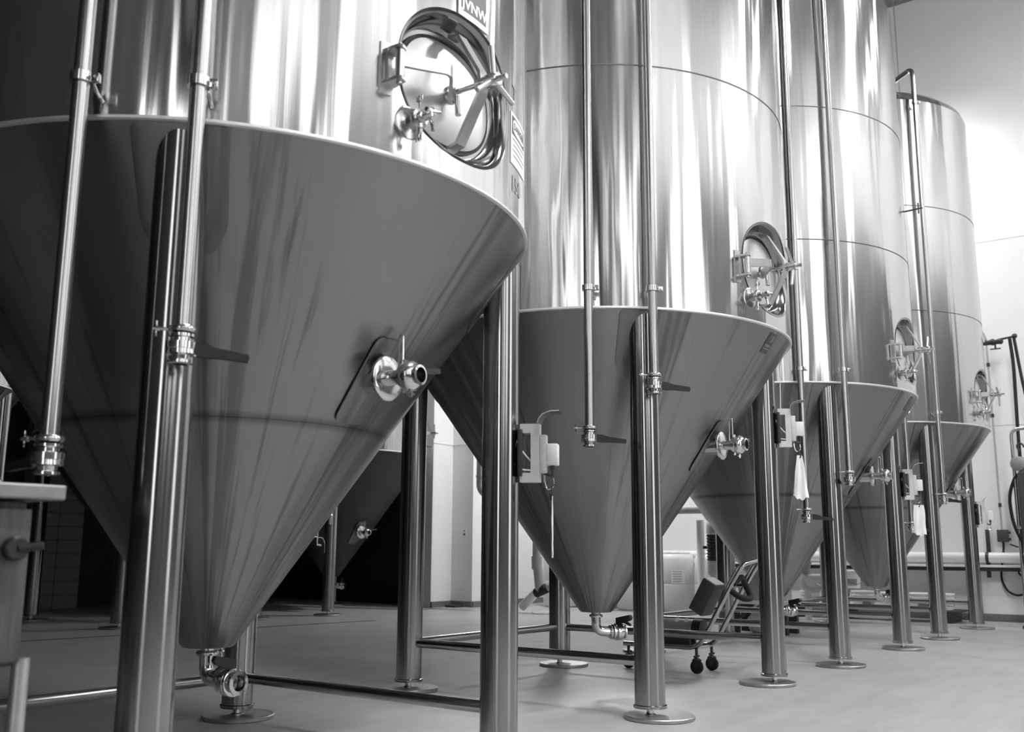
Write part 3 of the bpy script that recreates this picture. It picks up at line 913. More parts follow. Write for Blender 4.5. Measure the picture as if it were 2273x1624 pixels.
# nearest tank: maker plate, danger sticker, stencilled lettering
A = R_(-89)
pl = patch(R_(-91.2), 0, 0.2, 2.952, 3.12, 'maker_plate', M['satin'], T[0], 0.006, label='metal maker plate reading JVNW')
pd_ = patch(R_(-91.2), 0.016, 0.184, 2.975, 3.1, 'plate_field', M['label_dark'], pl, 0.0068)
vs, fs = text_mesh('JVNW', 0.062, 0.002)
wrap(vs, fs, R_(-91.2) + 0.02 / R, 2.99, 'plate_lettering', M['label_white'], pl, 0.0078)
SA = R_(-72.5)
st = patch(SA, 0.0, 0.235, 2.50, 2.73, 'danger_sticker', M['label_white'], T[0], 0.003, label='white danger sticker with dark header')
patch(SA, 0.012, 0.223, 2.632, 2.715, 'sticker_header', M['label_dark'], st, 0.0036)
def ovalpatch(a0, cx, cz, a, b, mat, root, off, name):
    vs = []; n = 32
    for s in (1.0, 0.5, 0.02):
        for i in range(n):
            x, z = oval(a * s, b * s, 2 * PI * i / n, 3.5)
            vs.append(Vector(((R + off) * math.cos(a0 + (cx + x) / R), (R + off) * math.sin(a0 + (cx + x) / R), cz + z)))
    fs = [(j * n + i, j * n + (i + 1) % n, (j + 1) * n + (i + 1) % n, (j + 1) * n + i) for j in range(2) for i in range(n)] + [tuple(range(2 * n, 3 * n))]
    return MB().add(vs, fs).build(name, mat, root)
ovalpatch(SA, 0.1175, 2.6735, 0.095, 0.035, M['label_white'], st, 0.0042, 'header_oval')
vs, fs = text_mesh('DANGER', 0.043, 0.001, 'CENTER')
wrap(vs, fs, SA + 0.1175 / R, 2.659, 'sticker_lettering', M['label_dark'], st, 0.0048)
for i in range(4):
    patch(SA, 0.02 + (0.012 if i in (1, 3) else 0), 0.215 - (0.02 if i in (1, 3) else 0), 2.61 - i * 0.024, 2.616 - i * 0.024, 'print_line', M['label_grey'], st, 0.0036)
vs, fs = text_mesh('150', 0.1, 0.001); wrap(vs, fs, SA + 0.01 / R, 2.385, 'stencil_lettering', M['label_grey'], T[0], 0.002)
vs, fs = text_mesh('T', 0.1, 0.001); wrap(vs, fs, SA + 0.02 / R, 2.79, 'stencil_lettering', M['label_grey'], T[0], 0.002)
# back tank lettering
b0 = BL[0]
for s, z in (('FRANZ', 2.445), ('150 BBLS', 2.345)):
    vs, fs = text_mesh(s, 0.1, 0.003)
    wrap([Vector((v.x * 0.8, v.y, 0)) for v in vs], fs, R_(-116.5), z, 'stencil_lettering', M['label_dark'], b0, 0.003)
# dark maker stickers on the cones of the two middle tanks
for t, a0 in ((T[1], -89.5), (T[2], -86.5)):
    m = MB()
    cone_patch(m, R_(a0), dense([(-0.055, 2.135), (0.055, 2.135), (0.055, 2.25), (-0.055, 2.25)], 0.03), 0.002)
    s_ = m.build('maker_sticker', M['label_dark'], t, 'small dark sticker near the rim of the cone')
    for x0, x1, z0, z1 in ((0.005, 0.011, 2.2, 2.235), (0.017, 0.023, 2.2, 2.238), (0.029, 0.035, 2.205, 2.24), (-0.02, -0.015, 2.22, 2.235), (-0.042, 0.038, 2.178, 2.184), (-0.03, 0.03, 2.171, 2.176), (-0.045, -0.02, 2.158, 2.163), (-0.012, 0.012, 2.158, 2.163), (0.018, 0.042, 2.158, 2.163)):
        m = MB(); cone_patch(m, R_(a0), dense([(x0, z0), (x1, z0), (x1, z1), (x0, z1)], 0.02), 0.003)
        m.build('print_mark', M['label_grey'], s_)
# thermowell pin on third tank
a = R_(-78); nr = Vector((math.cos(a), math.sin(a), 0))
MB().cyl(nr * (R - 0.02) + Z3 * 4.03, nr * (R + 0.16) + Z3 * 4.05, 0.008, 10).cyl(nr * (R + 0.12) + Z3 * 4.0, nr * (R + 0.12) + Z3 * 4.1, 0.007, 8).build('thermowell', M['dark'], T[2])

# ------------------------------------------------------------------ control boxes on the right-hand legs
def control_box(k, z0, z1, label, hood=1):
    lx, ly = k * D + 0.8856, -0.8856
    az = R_(-64)
    t = empty('control_box', (lx - 0.009, ly + 0.018, z0), az)
    tag(t, label, 'control box', 'control boxes on the tank legs')
    h = z1 - z0; W = 0.06
    # local x = outward
    MB().box((0.108, 0, h * 0.5), (0.01, 0.03, h * 0.3), 0.002).build('standoff', M['dark'], t)
    MB().box((0.118, 0, h / 2), (0.02, 0.11, h * 0.8), 0.003).build('back_plate', M['dark'], t)
    m = MB()
    m.prism([(0.115, 0), (0.205, 0), (0.205, h), (0.115, h), (0.115, h - 0.042), (0.165, h - 0.042), (0.165, 0.042), (0.115, 0.042)], (0, W / 2, 0), (1, 0, 0), Z3, (0, -1, 0), W)
    m.build('channel_bracket', M['whitebox'], t, 'light channel-shaped bracket')
    MB().box((0.221, 0, h * 0.48), (0.03, W * 0.9, h * 0.66), 0.003).build('mounting_plate', M['whitebox'], t)
    MB().box((0.262, 0, h * 0.47), (0.055, W * 0.95, h * 0.37), 0.006).build('white_case', M['white'], t, 'white plastic case')
    if hood:
        m = MB(); pts = [Vector((0.2, 0, h)), Vector((0.206, 0, h + 0.02)), Vector((0.225, 0, h + 0.042)), Vector((0.26, 0, h + 0.054)), Vector((0.3, 0, h + 0.055))]
        bar(m, pts, (0, 1, 0), 0.12, 0.004); m.build('hood', M['pipe'], t, 'curved metal hood')
    m = MB(); m.tube([(0.1, -0.02, h * 0.72), (0.125, -0.025, h * 0.52), (0.165, -0.02, h * 0.36)], 0.004, 8, bend=0.05); m.build('cable', M['white'], t)
    m = MB(); m.tube([(0.105, -0.02, h * 0.7), (0.118, -0.03, h * 0.5), (0.108, -0.03, h * 0.22), (0.165, -0.02, h * 0.2)], 0.004, 8, bend=0.04); m.build('cable', M['white'], t)
    m = MB(); m.cyl((0.262, 0, h * 0.285), (0.262, 0, h * 0.2), 0.012, 12); m.tube([(0.262, 0, h * 0.2), (0.262, 0, h * 0.1), (0.238, 0, 0.035), (0.222, 0, h * 0.16)], 0.007, 8, bend=0.04); m.build('cable_gland', M['dark'], t)
    m = MB(); m.tube([(0.262, 0.012, 0.02), (0.265, 0.012, -0.02), (0.235, 0.012, -0.035), (0.222, 0.012, 0.0), (0.222, 0.012, 0.04)], 0.004, 8, bend=0.03); m.build('hook', M['chrome'], t)
    return t
cb = []
cb.append(control_box(0, 1.203, 1.468, 'light channel bracket with white case on the leg between the two nearest tanks'))
cb.append(control_box(1, 1.629, 1.903, 'bracket with bright white case on the second tank leg, above a white rag'))
cb.append(control_box(2, 1.39, 1.68, 'bracket with small white case on the third tank leg'))
cb.append(control_box(3, 1.19, 1.50, 'dark bracket box with hood on the last leg near the end wall'))
for c_ in (cb[1], cb[2], cb[3]):
    for ch in c_.children:
        if ch.name.startswith('channel') or ch.name.startswith('mounting'):
            pass
# thin cable from the second box up to the shell
m = MB(); m.tube([(D + 0.97, -0.98, 1.89), (D + 0.97, -0.985, 2.1), (D + 0.975, -0.995, 2.24)], 0.003, 6); tag(m.build('sensor_cable', M['white']), 'thin pale cable rising from the bracket on the second tank', 'cable')
def rag(name, k, az, x0, ztop, zbot, wtop, wbot, label, cat, yaw=0.0, mat='paper', amp=1.0):
    lx, ly = k * D + 0.8856, -0.8856
    t = empty(name, (lx, ly, 0), az); tag(t, label, cat)
    n, mz = 14, 18
    vs = []
    for side in (0.0022, -0.0022):
        for j in range(mz + 1):
            s = j / mz; z = ztop + (zbot - ztop) * s; wd = wtop + (wbot - wtop) * s
            for i in range(n + 1):
                u = i / n - 0.5
                fold = 0.012 * math.sin(u * 11 + s * 2.0) * s + 0.006 * math.sin(s * 9 + u * 4)
                px, py = u * wd, fold * amp + side
                zz = z - (0.012 * math.cos(u * 5) + 0.008 * math.sin(u * 17)) * (s > 0.95)
                vs.append(Vector((x0 + px * math.cos(yaw) - py * math.sin(yaw), px * math.sin(yaw) + py * math.cos(yaw), zz)))
    k1 = n + 1; off = k1 * (mz + 1); fs = []
    for j in range(mz):
        for i in range(n):
            a = j * k1 + i
            fs += [(a, a + 1, a + k1 + 1, a + k1), (off + a, off + a + k1, off + a + k1 + 1, off + a + 1)]
    for j in range(mz): fs += [(j * k1, (j + 1) * k1, off + (j + 1) * k1, off + j * k1), (j * k1 + n, off + j * k1 + n, off + (j + 1) * k1 + n, (j + 1) * k1 + n)]
    for i in range(n): fs += [(i, off + i, off + i + 1, i + 1), (mz * k1 + i, mz * k1 + i + 1, off + mz * k1 + i + 1, off + mz * k1 + i)]
    MB().add(vs, fs).build('sheet', M[mat], t)
    m = MB(); m.prism([(-0.02, 0.012), (0.02, 0.012), (0.008, -0.02), (-0.008, -0.02)], (x0, 0, ztop), (math.cos(yaw), math.sin(yaw), 0), Z3, (-math.sin(yaw), math.cos(yaw), 0), 0.014)
    m.tube([(x0, 0, ztop + 0.01), (x0 - 0.005, 0, ztop + 0.04), (x0 + 0.012, 0, ztop + 0.055)], 0.0025, 6, bend=0.01)
    m.build('clip', M['dark'], t)
rag('log_sheet', 0, R_(-64), 0.24, 1.14, 0.885, 0.06, 0.06, 'white sheet hanging edge-on below the nearest bracket', 'paper', R_(97), amp=0.15)
rag('rag', 1, R_(-64), 0.235, 1.57, 1.27, 0.04, 0.11, 'white rag clipped below the bracket on the second tank', 'rag', R_(10))
rag('rag', 2, R_(-64), 0.225, 1.34, 1.06, 0.10, 0.12, 'pale rag clipped below the bracket on the third tank', 'rag', R_(10))

# ------------------------------------------------------------------ left cabinet
cab = empty('steel_bench_cabinet', (-1.36, -1.12, 0))
tag(cab, 'worn steel bench cabinet with a knob handle at the left picture edge', 'cabinet')
MB().box((-0.84, 0.62, 1.043), (1.72, 1.30, 0.04), 0.006).build('worktop', M['worktop'], cab, angle=15)
MB().box((-0.87, 0.63, 0.815), (1.64, 1.2, 0.41), 0.006).build('body', M['cabinet'], cab, angle=15)  # depth beyond view added so the nearest cone reflects something dark
MB().box((-0.855, 0.015, 0.81), (1.61, 0.03, 0.38), 0.006).build('front_panel', M['cabinet'], cab, angle=15)
for x in (-0.03, -1.6):
    for y in (0.03, 1.18):
        MB().cyl((x, y, 0.0), (x, y, 0.63), 0.022, 20).build('leg', M['satin'], cab)
m = MB(); m.cyl((-0.095, 0.0, 0.9), (-0.095, -0.03, 0.9), 0.03, 20, bev=0.004); m.cyl((-0.095, -0.025, 0.9), (-0.04, -0.05, 0.908), 0.011, 12, bev=0.003)
m.build('handle', M['black'], cab)
# small clamp fittings lying on the worktop
for i, (x, y, lab) in enumerate(((-0.13, 0.2, 'small polished clamp ring lying on the bench cabinet, left of the pair'), (-0.06, 0.22, 'small polished clamp ring lying on the bench cabinet, right of the pair'))):
    t = tag(MB().lathe((-1.36 + x, -1.12 + y, 1.063), Z3, [(0, 0.018), (0, 0.03), (0.006, 0.034), (0.014, 0.034), (0.02, 0.03), (0.02, 0.018), (0, 0.018)], 24, caps=False).build('clamp_ring', M['chrome']), lab, 'clamp')

# ------------------------------------------------------------------ pump cart
cart = empty('pump_cart', (4.37, -0.2, 0))
tag(cart, 'wheeled pump cart with tubular handle under the second tank', 'cart')
for s in (-1, 1):
    m = MB()
    m.tube([(s * 0.13, 0.62, 0.185), (s * 0.13, -0.02, 0.185), (s * 0.13, -0.3, 0.66)], 0.018, 14, bend=0.09)
    m.build('frame_rail', M['pipe'], cart)
for y in (0.55, 0.25, 0.0):
    MB().box((0, y, 0.185), (0.25, 0.03, 0.012), 0.002).build('cross_bar', M['satin'], cart)
MB().tube([(-0.13, -0.3, 0.66), (-0.13, -0.39, 0.80), (0.13, -0.43, 0.84), (0.13, -0.31, 0.665)], 0.016, 14, bend=0.05).build('handle_loop', M['pipe'], cart)
MB().tube([(-0.12, -0.26, 0.64), (-0.12, -0.35, 0.785), (0.12, -0.39, 0.825), (0.12, -0.27, 0.645), (-0.12, -0.26, 0.64)], 0.014, 12, bend=0.05).build('handle_loop', M['pipe'], cart)
MB().tube([(-0.12, -0.27, 0.62), (-0.08, -0.36, 0.55), (0.08, -0.37, 0.55), (0.12, -0.3, 0.64), (0.0, -0.33, 0.72), (-0.1, -0.3, 0.66)], 0.022, 12, bend=0.08).build('coiled_cord', M['rubber'], cart)
rt = Matrix.Rotation(R_(30), 3, 'X')
MB().box((-0.09, -0.08, 0.56), (0.17, 0.12, 0.26), 0.008, rt).build('drive_case', M['darkgrey'], cart, 'dark variable-speed drive case')
MB().box((-0.09, -0.145, 0.675), (0.15, 0.1, 0.012), 0.003, rt).build('case_lid', M['white'], cart)
MB().lathe((0.0, 0.02, 0.31), (0, 1, 0), [(0, 0.045), (0.01, 0.072), (0.05, 0.078), (0.055, 0.074), (0.38, 0.074), (0.39, 0.06), (0.41, 0.05)], 28).build('motor', M['motor'], cart, 'grey cylindrical motor')
MB().lathe((0.0, -0.005, 0.31), (0, 1, 0), [(0, 0.05), (0.005, 0.076), (0.07, 0.08), (0.075, 0.07)], 28).build('fan_cover', M['black'], cart)
MB().lathe((0.0, 0.43, 0.31), (0, 1, 0), [(0, 0.04), (0.01, 0.085), (0.07, 0.085), (0.08, 0.03), (0.14, 0.028), (0.142, 0.04), (0.155, 0.04)], 28).build('pump_head', M['chrome'], cart)
for y, z in ((0.12, 0.0), (0.2, 0.0)):
    MB().prism([(-0.015, 0), (0.015, 0), (0.015, 0.035), (-0.015, 0.035)], (-0.052, y, 0.362), (0, 1, 0), (0.6, 0, 0.8), (-0.8, 0, 0.6), 0.002).build('motor_label', M['label_white'], cart)
for s in (-1, 1):
    MB().box((s * 0.045, 0.2, 0.215), (0.03, 0.22, 0.06), 0.003).build('motor_foot', M['dark'], cart)
for sx, sy in ((-1, 0.0), (1, 0.0), (-1, 0.58), (1, 0.58)):
    m = MB(); x, y = sx * 0.13, sy
    m.cyl((x, y, 0.1), (x, y, 0.18), 0.011, 12); m.lathe((x, y, 0.09), Z3, [(0, 0.02), (0.012, 0.032), (0.022, 0.02)], 16)
    for q in (-1, 1): m.sphere((x + q * 0.035, y, 0.125), 0.009, 10); m.cyl((x, y, 0.125), (x + q * 0.035, y, 0.125), 0.004, 8)
    for q in (-1, 1): m.prism([(-0.028, 0.1), (0.028, 0.1), (0.014, 0.04), (-0.014, 0.04)], (x + q * 0.02 - 0.002, y, 0), (0, 1, 0), Z3, (1, 0, 0), 0.004)
    cs = m.build('caster', M['dark'], cart)
    MB().lathe((x - 0.014, y, 0.05), (1, 0, 0), [(0, 0.02), (0, 0.042), (0.005, 0.05), (0.023, 0.05), (0.028, 0.042), (0.028, 0.02)], 28).build('wheel', M['rubber'], cs)
# hose valve with squeeze lever standing on the pump
m = MB(); m.tube([(4.37, 0.36, 0.36), (4.37, 0.36, 0.44)], 0.02, 14); clamp_fitting(m, (4.37, 0.36, 0.4), Z3, 0.02); 
hv = tag(m.build('hose_valve', M['chrome']), 'small clamp valve with black squeeze lever on the pump cart', 'valve')
hv.parent = None
m = MB(); m.prism([(-0.02, 0), (0.03, -0.006), (0.16, 0.035), (0.165, 0.045), (0.03, 0.03), (-0.02, 0.03)], (4.365, 0.36, 0.43), (0.45, -0.89, 0), Z3, (0.89, 0.45, 0), 0.014)
m.prism([(0.02, 0.0), (0.15, -0.016), (0.15, -0.006), (0.02, 0.012)], (4.365, 0.36, 0.43), (0.45, -0.89, 0), Z3, (0.89, 0.45, 0), 0.01)
m.build('squeeze_lever', M['black'], hv)

# ------------------------------------------------------------------ drums by the end wall
def drum(x, y, label, sticker=False):
    t = empty('plastic_drum', (x, y, 0)); tag(t, label, 'drum', 'white plastic drums by the end wall')
    MB().lathe((0, 0, 0), Z3, [(0, 0.25), (0.02, 0.28), (0.05, 0.292), (0.4, 0.295), (0.405, 0.291), (0.412, 0.295), (0.76, 0.292), (0.82, 0.27), (0.85, 0.235), (0.852, 0.05)], 40).build('body', M['drum'], t)
    MB().lathe((0, 0, 0.852), Z3, [(-0.006, 0.235), (0.0, 0.243), (0.012, 0.243), (0.015, 0.21), (0.006, 0.2), (0.006, 0.03)], 40, caps=False).build('lid_rim', M['drum'], t)
    for s in (-1, 1): MB().lathe((s * 0.13, 0, 0.845), Z3, [(0, 0.035), (0.028, 0.035), (0.03, 0.03), (0.03, 0.001)], 16).build('bung', M['white'], t)
    if sticker:
        m = MB(); vs = []
        for z in (0.42, 0.62):
            for i in range(7):
                a = R_(198) + R_(40) * i / 6; vs.append((0.297 * math.cos(a), 0.297 * math.sin(a), z))
        m.add(vs, [(i, i + 1, 8 + i, 7 + i) for i in range(6)]); m.build('drum_label', M['label_white'], t)
        for j in range(5):
            m = MB(); vs = []
            for z in (0.445 + j * 0.035, 0.453 + j * 0.035):
                for i in range(5):
                    a = R_(203) + R_(26) * i / 4; vs.append((0.2985 * math.cos(a), 0.2985 * math.sin(a), z))
            m.add(vs, [(i, i + 1, 6 + i, 5 + i) for i in range(4)]); m.build('print_line', M['label_grey'], t)
drum(10.95, 2.76, 'white plastic drum beside the grey riser pipe, nearest of the row')
drum(10.95, 3.42, 'white plastic drum with a printed label, second of the row', True)
drum(10.95, 4.08, 'white plastic drum half hidden by the second tank front leg')
drum(10.95, 4.74, 'white plastic drum behind the second tank cone tip')
drum(10.9, 5.42, 'white plastic drum farthest along the row, under the grey elbow pipes')

# ------------------------------------------------------------------ end wall services
def tagpart(o, l, c, gp=None): return tag(o, l, c, gp)
wp = empty('wall_pipe', (XE - 0.13, 0, 0.825)); tag(wp, 'long thick white pipe running along the end wall', 'pipe')
MB().cyl((0, -7.9, 0), (0, 6.2, 0), 0.068, 24).build('pipe_run', M['pvc_white'], wp)
for y in (-0.78, 2.2, 4.6, -4.0):
    m = MB(); m.box((0.095, y, 0.16), (0.02, 0.05, 0.42), 0.003); m.box((-0.0, y, -0.16), (0.03, 0.05, 0.2), 0.003)
    m.lathe((0, y - 0.02, 0), (0, 1, 0), [(0, 0.0685), (0, 0.075), (0.04, 0.075), (0.04, 0.0685)], 24, caps=False); m.build('pipe_hanger', M['dark'], wp)
ra = empty('wall_rail', (XE - 0.12, 0, 0.68)); tag(ra, 'dark rail with pale top ledge below the thick white pipe', 'rail')
MB().box((-0.03, -1.0, 0.035), (0.15, 13.0, 0.03), 0.003).build('ledge', M['wall'], ra)
MB().box((-0.03, -1.0, -0.005), (0.1, 13.0, 0.05), 0.003).build('rail_bar', M['dark'], ra)
for y in (-6, -3, 1.9, 4.5): MB().box((0.04, y, -0.06), (0.13, 0.04, 0.08), 0.003).build('rail_bracket', M['dark'], ra)
cdt = empty('conduit', (XE - 0.05, -0.965, 1.19)); tag(cdt, 'thin grey conduit rising to a curve on the end wall', 'conduit')
MB().tube([(0, 0, 0), (0, 0, 2.62), (0, 0.09, 2.78), (0, 0.3, 2.82)], 0.014, 12, bend=0.12).build('conduit_tube', M['pvc'], cdt)
for z in (0.3, 1.5, 2.2): MB().lathe((0, 0, z), Z3, [(0, 0.0145), (0, 0.021), (0.05, 0.021), (0.05, 0.0145)], 12, caps=False).build('coupling', M['dark'], cdt)
jb = empty('junction_box', (XE - 0.07, -0.975, 1.11)); tag(jb, 'dark grey junction box under the conduit', 'junction box')
MB().box((0, 0, 0), (0.1, 0.13, 0.16), 0.006).build('case', M['darkgrey'], jb)
for z in (-0.045, 0.045): MB().cyl((0, -0.065, z), (0, -0.095, z), 0.016, 12).build('knockout', M['darkgrey'], jb)
m = MB(); m.tube([(XE - 0.06, -0.97, 1.03), (XE - 0.035, -0.965, 0.95), (XE - 0.035, -0.93, 0.75), (XE - 0.04, -0.9, 0.55), (XE - 0.08, -0.98, 0.38), (XE - 0.08, -1.12, 0.33), (XE - 0.06, -1.24, 0.42), (XE - 0.06, -1.2, 0.55), (XE - 0.06, -1.1, 0.65), (XE - 0.08, -1.2, 0.74), (XE - 0.1, -1.45, 0.8)], 0.014, 10, bend=0.09)
tag(m.build('power_cable', M['rubber']), 'black cable looping down from the junction box', 'cable')
m = MB(); m.tube([(XE - 0.07, -1.05, 1.0), (XE - 0.08, -1.15, 0.96), (XE - 0.1, -1.5, 0.96)], 0.01, 8, bend=0.05)
tag(m.build('power_cable', M['rubber']), 'black cable leaving the junction box to the right', 'cable')
# dark swing-arm with hoses
ar = empty('hose_boom', (XE - 0.44, -0.9, 3.64)); tag(ar, 'dark wall-mounted pipe arm with valve and two hanging hoses', 'hose arm')
MB().cyl((0, 0.3, 0), (0, -0.28, 0.0), 0.026, 16).build('arm_pipe', M['dark'], ar)
MB().cyl((0, -0.28, 0.035), (0, -0.47, 0.055), 0.015, 12).build('arm_pipe', M['dark'], ar)
m = MB(); m.lathe((0, -0.12, 0.01), (0, -1, 0), [(0, 0.03), (0.01, 0.045), (0.03, 0.03), (0.1, 0.048), (0.12, 0.03), (0.2, 0.042), (0.22, 0.02)], 16); m.cyl((0, -0.24, 0), (0, -0.24, -0.08), 0.012, 10); m.box((0, -0.24, -0.085), (0.03, 0.13, 0.015), 0.003); m.build('valve', M['dark'], ar)
MB().sphere((0, -0.48, 0.06), 0.035, 14).build('swivel', M['dark'], ar)
MB().tube([(0, -0.42, 0.03), (0, -0.44, -0.3), (0, -0.42, -1.25), (0, -0.42, -2.1)], 0.022, 12, bend=0.2).build('hose', M['rubber'], ar)
MB().tube([(0, -0.47, 0.05), (0, -0.52, -0.5), (0, -0.62, -1.3), (0, -0.66, -2.1)], 0.02, 12, bend=0.2).build('hose', M['rubber'], ar)
MB().box((0.2, 0.28, 0), (0.44, 0.06, 0.06), 0.004).build('wall_bracket', M['dark'], ar)
# keg-washer unit at the right edge
kw = empty('keg_washer', (XE - 1.05, -1.70, 0)); tag(kw, 'stainless washing unit with chrome tube frame at the right picture edge', 'washer')
MB().tube([(0, 0.36, 0.02), (0, 0.36, 2.4), (0, -0.35, 2.45), (0, -0.35, 0.02)], 0.022, 14, bend=0.09).build('tube_frame', M['pipe'], kw)
MB().lathe((0.05, 0.0, 0.75), Z3, [(0, 0.3), (0.03, 0.34), (1.1, 0.34), (1.14, 0.3), (1.16, 0.1)], 32).build('vessel', M['darkgrey'], kw)
MB().lathe((0.1, 0.26, 1.97), (-1, 0.2, 0), [(0, 0.06), (0.02, 0.09), (0.2, 0.09), (0.22, 0.06)], 20).build('motor', M['motor'], kw)
MB().tube([(-0.02, 0.28, 2.13), (-0.02, 0.31, 2.2), (-0.02, 0.25, 2.23), (-0.02, 0.22, 2.17)], 0.012, 8, bend=0.03).build('lifting_eye', M['dark'], kw)
MB().cyl((0, 0.39, 1.2), (0, 0.3, 1.2), 0.03, 14).cyl((0, 0.35, 1.2), (0, 0.34, 1.0), 0.014, 10).cyl((0, 0.36, 1.24), (0, 0.36, 1.3), 0.018, 10).build('spray_valve', M['chrome'], kw)
MB().tube([(0, 0.34, 1.85), (-0.02, 0.44, 1.6), (-0.02, 0.42, 1.2), (0, 0.2, 0.75), (0, 0.0, 0.6)], 0.02, 10, bend=0.2).build('hose', M['rubber'], kw)
for s in (-1, 1): MB().box((0, s * 0.35, 0.02), (0.4, 0.06, 0.04), 0.004).build('foot', M['dark'], kw)

# ------------------------------------------------------------------ pails on a low dark platform
pf = empty('low_platform', (11.3, 0.6, 0)); tag(pf, 'low dark slatted platform carrying white pails', 'platform')
for i in range(5): MB().box((-0.24 + i * 0.12, 0, 0.145), (0.1, 2.3, 0.02), 0.003).build('slat', M['dark'], pf)
for y in (-1.0, -0.35, 0.35, 1.0): MB().box((0, y, 0.0675), (0.55, 0.09, 0.135), 0.003).build('bearer', M['dark'], pf)
def pail(x, y, z, s, label, dark=True):
    t = empty('plastic_pail', (x, y, z)); tag(t, label, 'pail', 'white pails by the end wall'); t.scale = (s, s, s)
    MB().lathe((0, 0, 0), Z3, [(0, 0.12), (0.005, 0.125), (0.14, 0.134), (0.142, 0.142), (0.15, 0.142), (0.152, 0.135), (0.19, 0.137)], 32).build('tub', M['drum'], t)
    MB().lathe((0, 0, 0.185), Z3, [(0, 0.14), (0.0, 0.148), (0.012, 0.15), (0.022, 0.146), (0.024, 0.13), (0.014, 0.125), (0.014, 0.001)], 32, caps=False).build('lid', M['white'], t)
    m = MB(); pts = [(0.142 * math.cos(a), 0.142 * math.sin(a), 0.15 - 0.1 * math.sin((a - R_(150)) / R_(180) * PI)) for a in [R_(150) + R_(180) * i / 12 for i in range(13)]]
    m.tube(pts, 0.0025, 6); m.build('bail', M['dark'], t)
    if dark:
        vs = []
        for z_, r_ in ((0.03, 0.1285), (0.11, 0.1335)):
            for i in range(7):
                a = R_(190) + R_(50) * i / 6; vs.append((r_ * math.cos(a), r_ * math.sin(a), z_))
        MB().add(vs, [(i, i + 1, 8 + i, 7 + i) for i in range(6)]).build('pail_label', M['label_grey'], t)
pail(11.25, 1.46, 0.156, 0.95, 'white lidded pail at the left end of the platform, below the white trap pipe')
pail(11.25, 0.72, 0.156, 1.05, 'white lidded pail with wire bail under the last tank cone tip')
pail(11.25, 0.34, 0.156, 1.0, 'white lidded pail behind the last tank bottom valve')
pail(11.25, 0.0, 0.156, 1.0, 'white lidded pail seen left of the last tank front leg')
pail(11.25, -0.3, 0.156, 1.0, 'white lidded pail at the right end of the platform', False)
pail(11.33, 1.08, 0.156, 1.05, 'white lidded pail carrying another pail on top')
pail(11.33, 0.93, 0.40, 1.15, 'upper white pail with a dark label, stacked on another')

# ------------------------------------------------------------------ pvc drains
tr_ = empty('trap_pipe', (10.5, 1.1, 0)); tag(tr_, 'white plastic trap pipe with a horizontal outlet behind the third tank', 'pipe')
MB().tube([(0, -0.18, 0.55), (0, 0.17, 0.55), (0, 0.17, 0.42), (0, 0.09, 0.385), (0, 0.0, 0.385), (0, -0.04, 0.46)], 0.05, 18, bend=0.09).build('trap_bend', M['pvc_white'], tr_)
MB().cyl((0.0, 0.12, 0.0), (0, 0.12, 0.38), 0.045, 16).build('trap_riser', M['pvc_white'], tr_)
MB().cyl((0, 0.15, 0.6), (0, 0.1, 0.78), 0.055, 16).cyl((0, 0.1, 0.76), (0, 0.1, 2.3), 0.04, 16).build('upper_riser', M['pvc'], tr_)
r1 = empty('riser_pipe', (10.3, 2.66, 0)); tag(r1, 'tall white riser pipe standing in front of the drums', 'pipe')
MB().cyl((0, 0, 0.0), (0, 0, 1.32), 0.055, 18).build('riser', M['pvc_white'], r1)
MB().lathe((0, 0, 0.0), Z3, [(0, 0.09), (0.02, 0.09), (0.03, 0.057)], 20).build('floor_flange', M['pvc_white'], r1)
hp = empty('overhead_duct', (10.2, 0, 1.47)); tag(hp, 'horizontal grey pipe with angled open end behind the tanks', 'pipe')
MB().cyl((0, 1.6, 0), (0, 4.3, 0), 0.062, 20).build('duct_run', M['pvc'], hp)
MB().cyl((0, 2.56, 0.0), (-0.02, 2.42, -0.17), 0.055, 18).build('branch', M['pvc'], hp)
for y in (1.75, 4.1): MB().cyl((0, y, 0.06), (0, y, 2.6), 0.02, 10).build('drop_rod', M['dark'], hp)
cn = empty('filter_canister', (9.9, 2.3, 0)); tag(cn, 'upright filter canister with black ribbed middle and grey ends', 'filter')
MB().lathe((0, 0, 1.12), Z3, [(0, 0.075), (0.12, 0.075), (0.16, 0.06), (0.18, 0.03), (0.26, 0.028)], 20).build('upper_end', M['pvc'], cn)
m = MB(); pr = []
for i in range(9): pr += [(i * 0.04, 0.062), (i * 0.04 + 0.012, 0.074), (i * 0.04 + 0.026, 0.074), (i * 0.04 + 0.036, 0.062)]
m.lathe((0, 0, 0.76), Z3, pr, 20); m.box((0.0, 0.07, 0.94), (0.04, 0.12, 0.04), 0.004); m.build('ribbed_body', M['black'], cn)
MB().lathe((0, 0, 0.56), Z3, [(0, 0.03), (0.02, 0.06), (0.05, 0.072), (0.2, 0.072)], 20).build('lower_end', M['pvc'], cn)
MB().cyl((0, 0, 0), (0, 0, 0.57), 0.028, 14).build('stand_pipe', M['pvc'], cn)
for y, lab in ((-0.18, 'thin dark upright conduit right of the filter canister'), (-0.3, 'thin pale upright conduit right of the filter canister')):
    o = MB().cyl((9.9, 2.3 + y, 0), (9.9, 2.3 + y, 1.5), 0.022, 12).build('service_conduit', M['dark'] if y > -0.2 else M['pvc']); tag(o, lab, 'conduit')
tag(MB().cyl((9.9, 3.09, 0), (9.9, 3.09, 1.6), 0.035, 14).build('service_post', M['darkgrey']), 'slim dark post in front of the labelled drum', 'post')
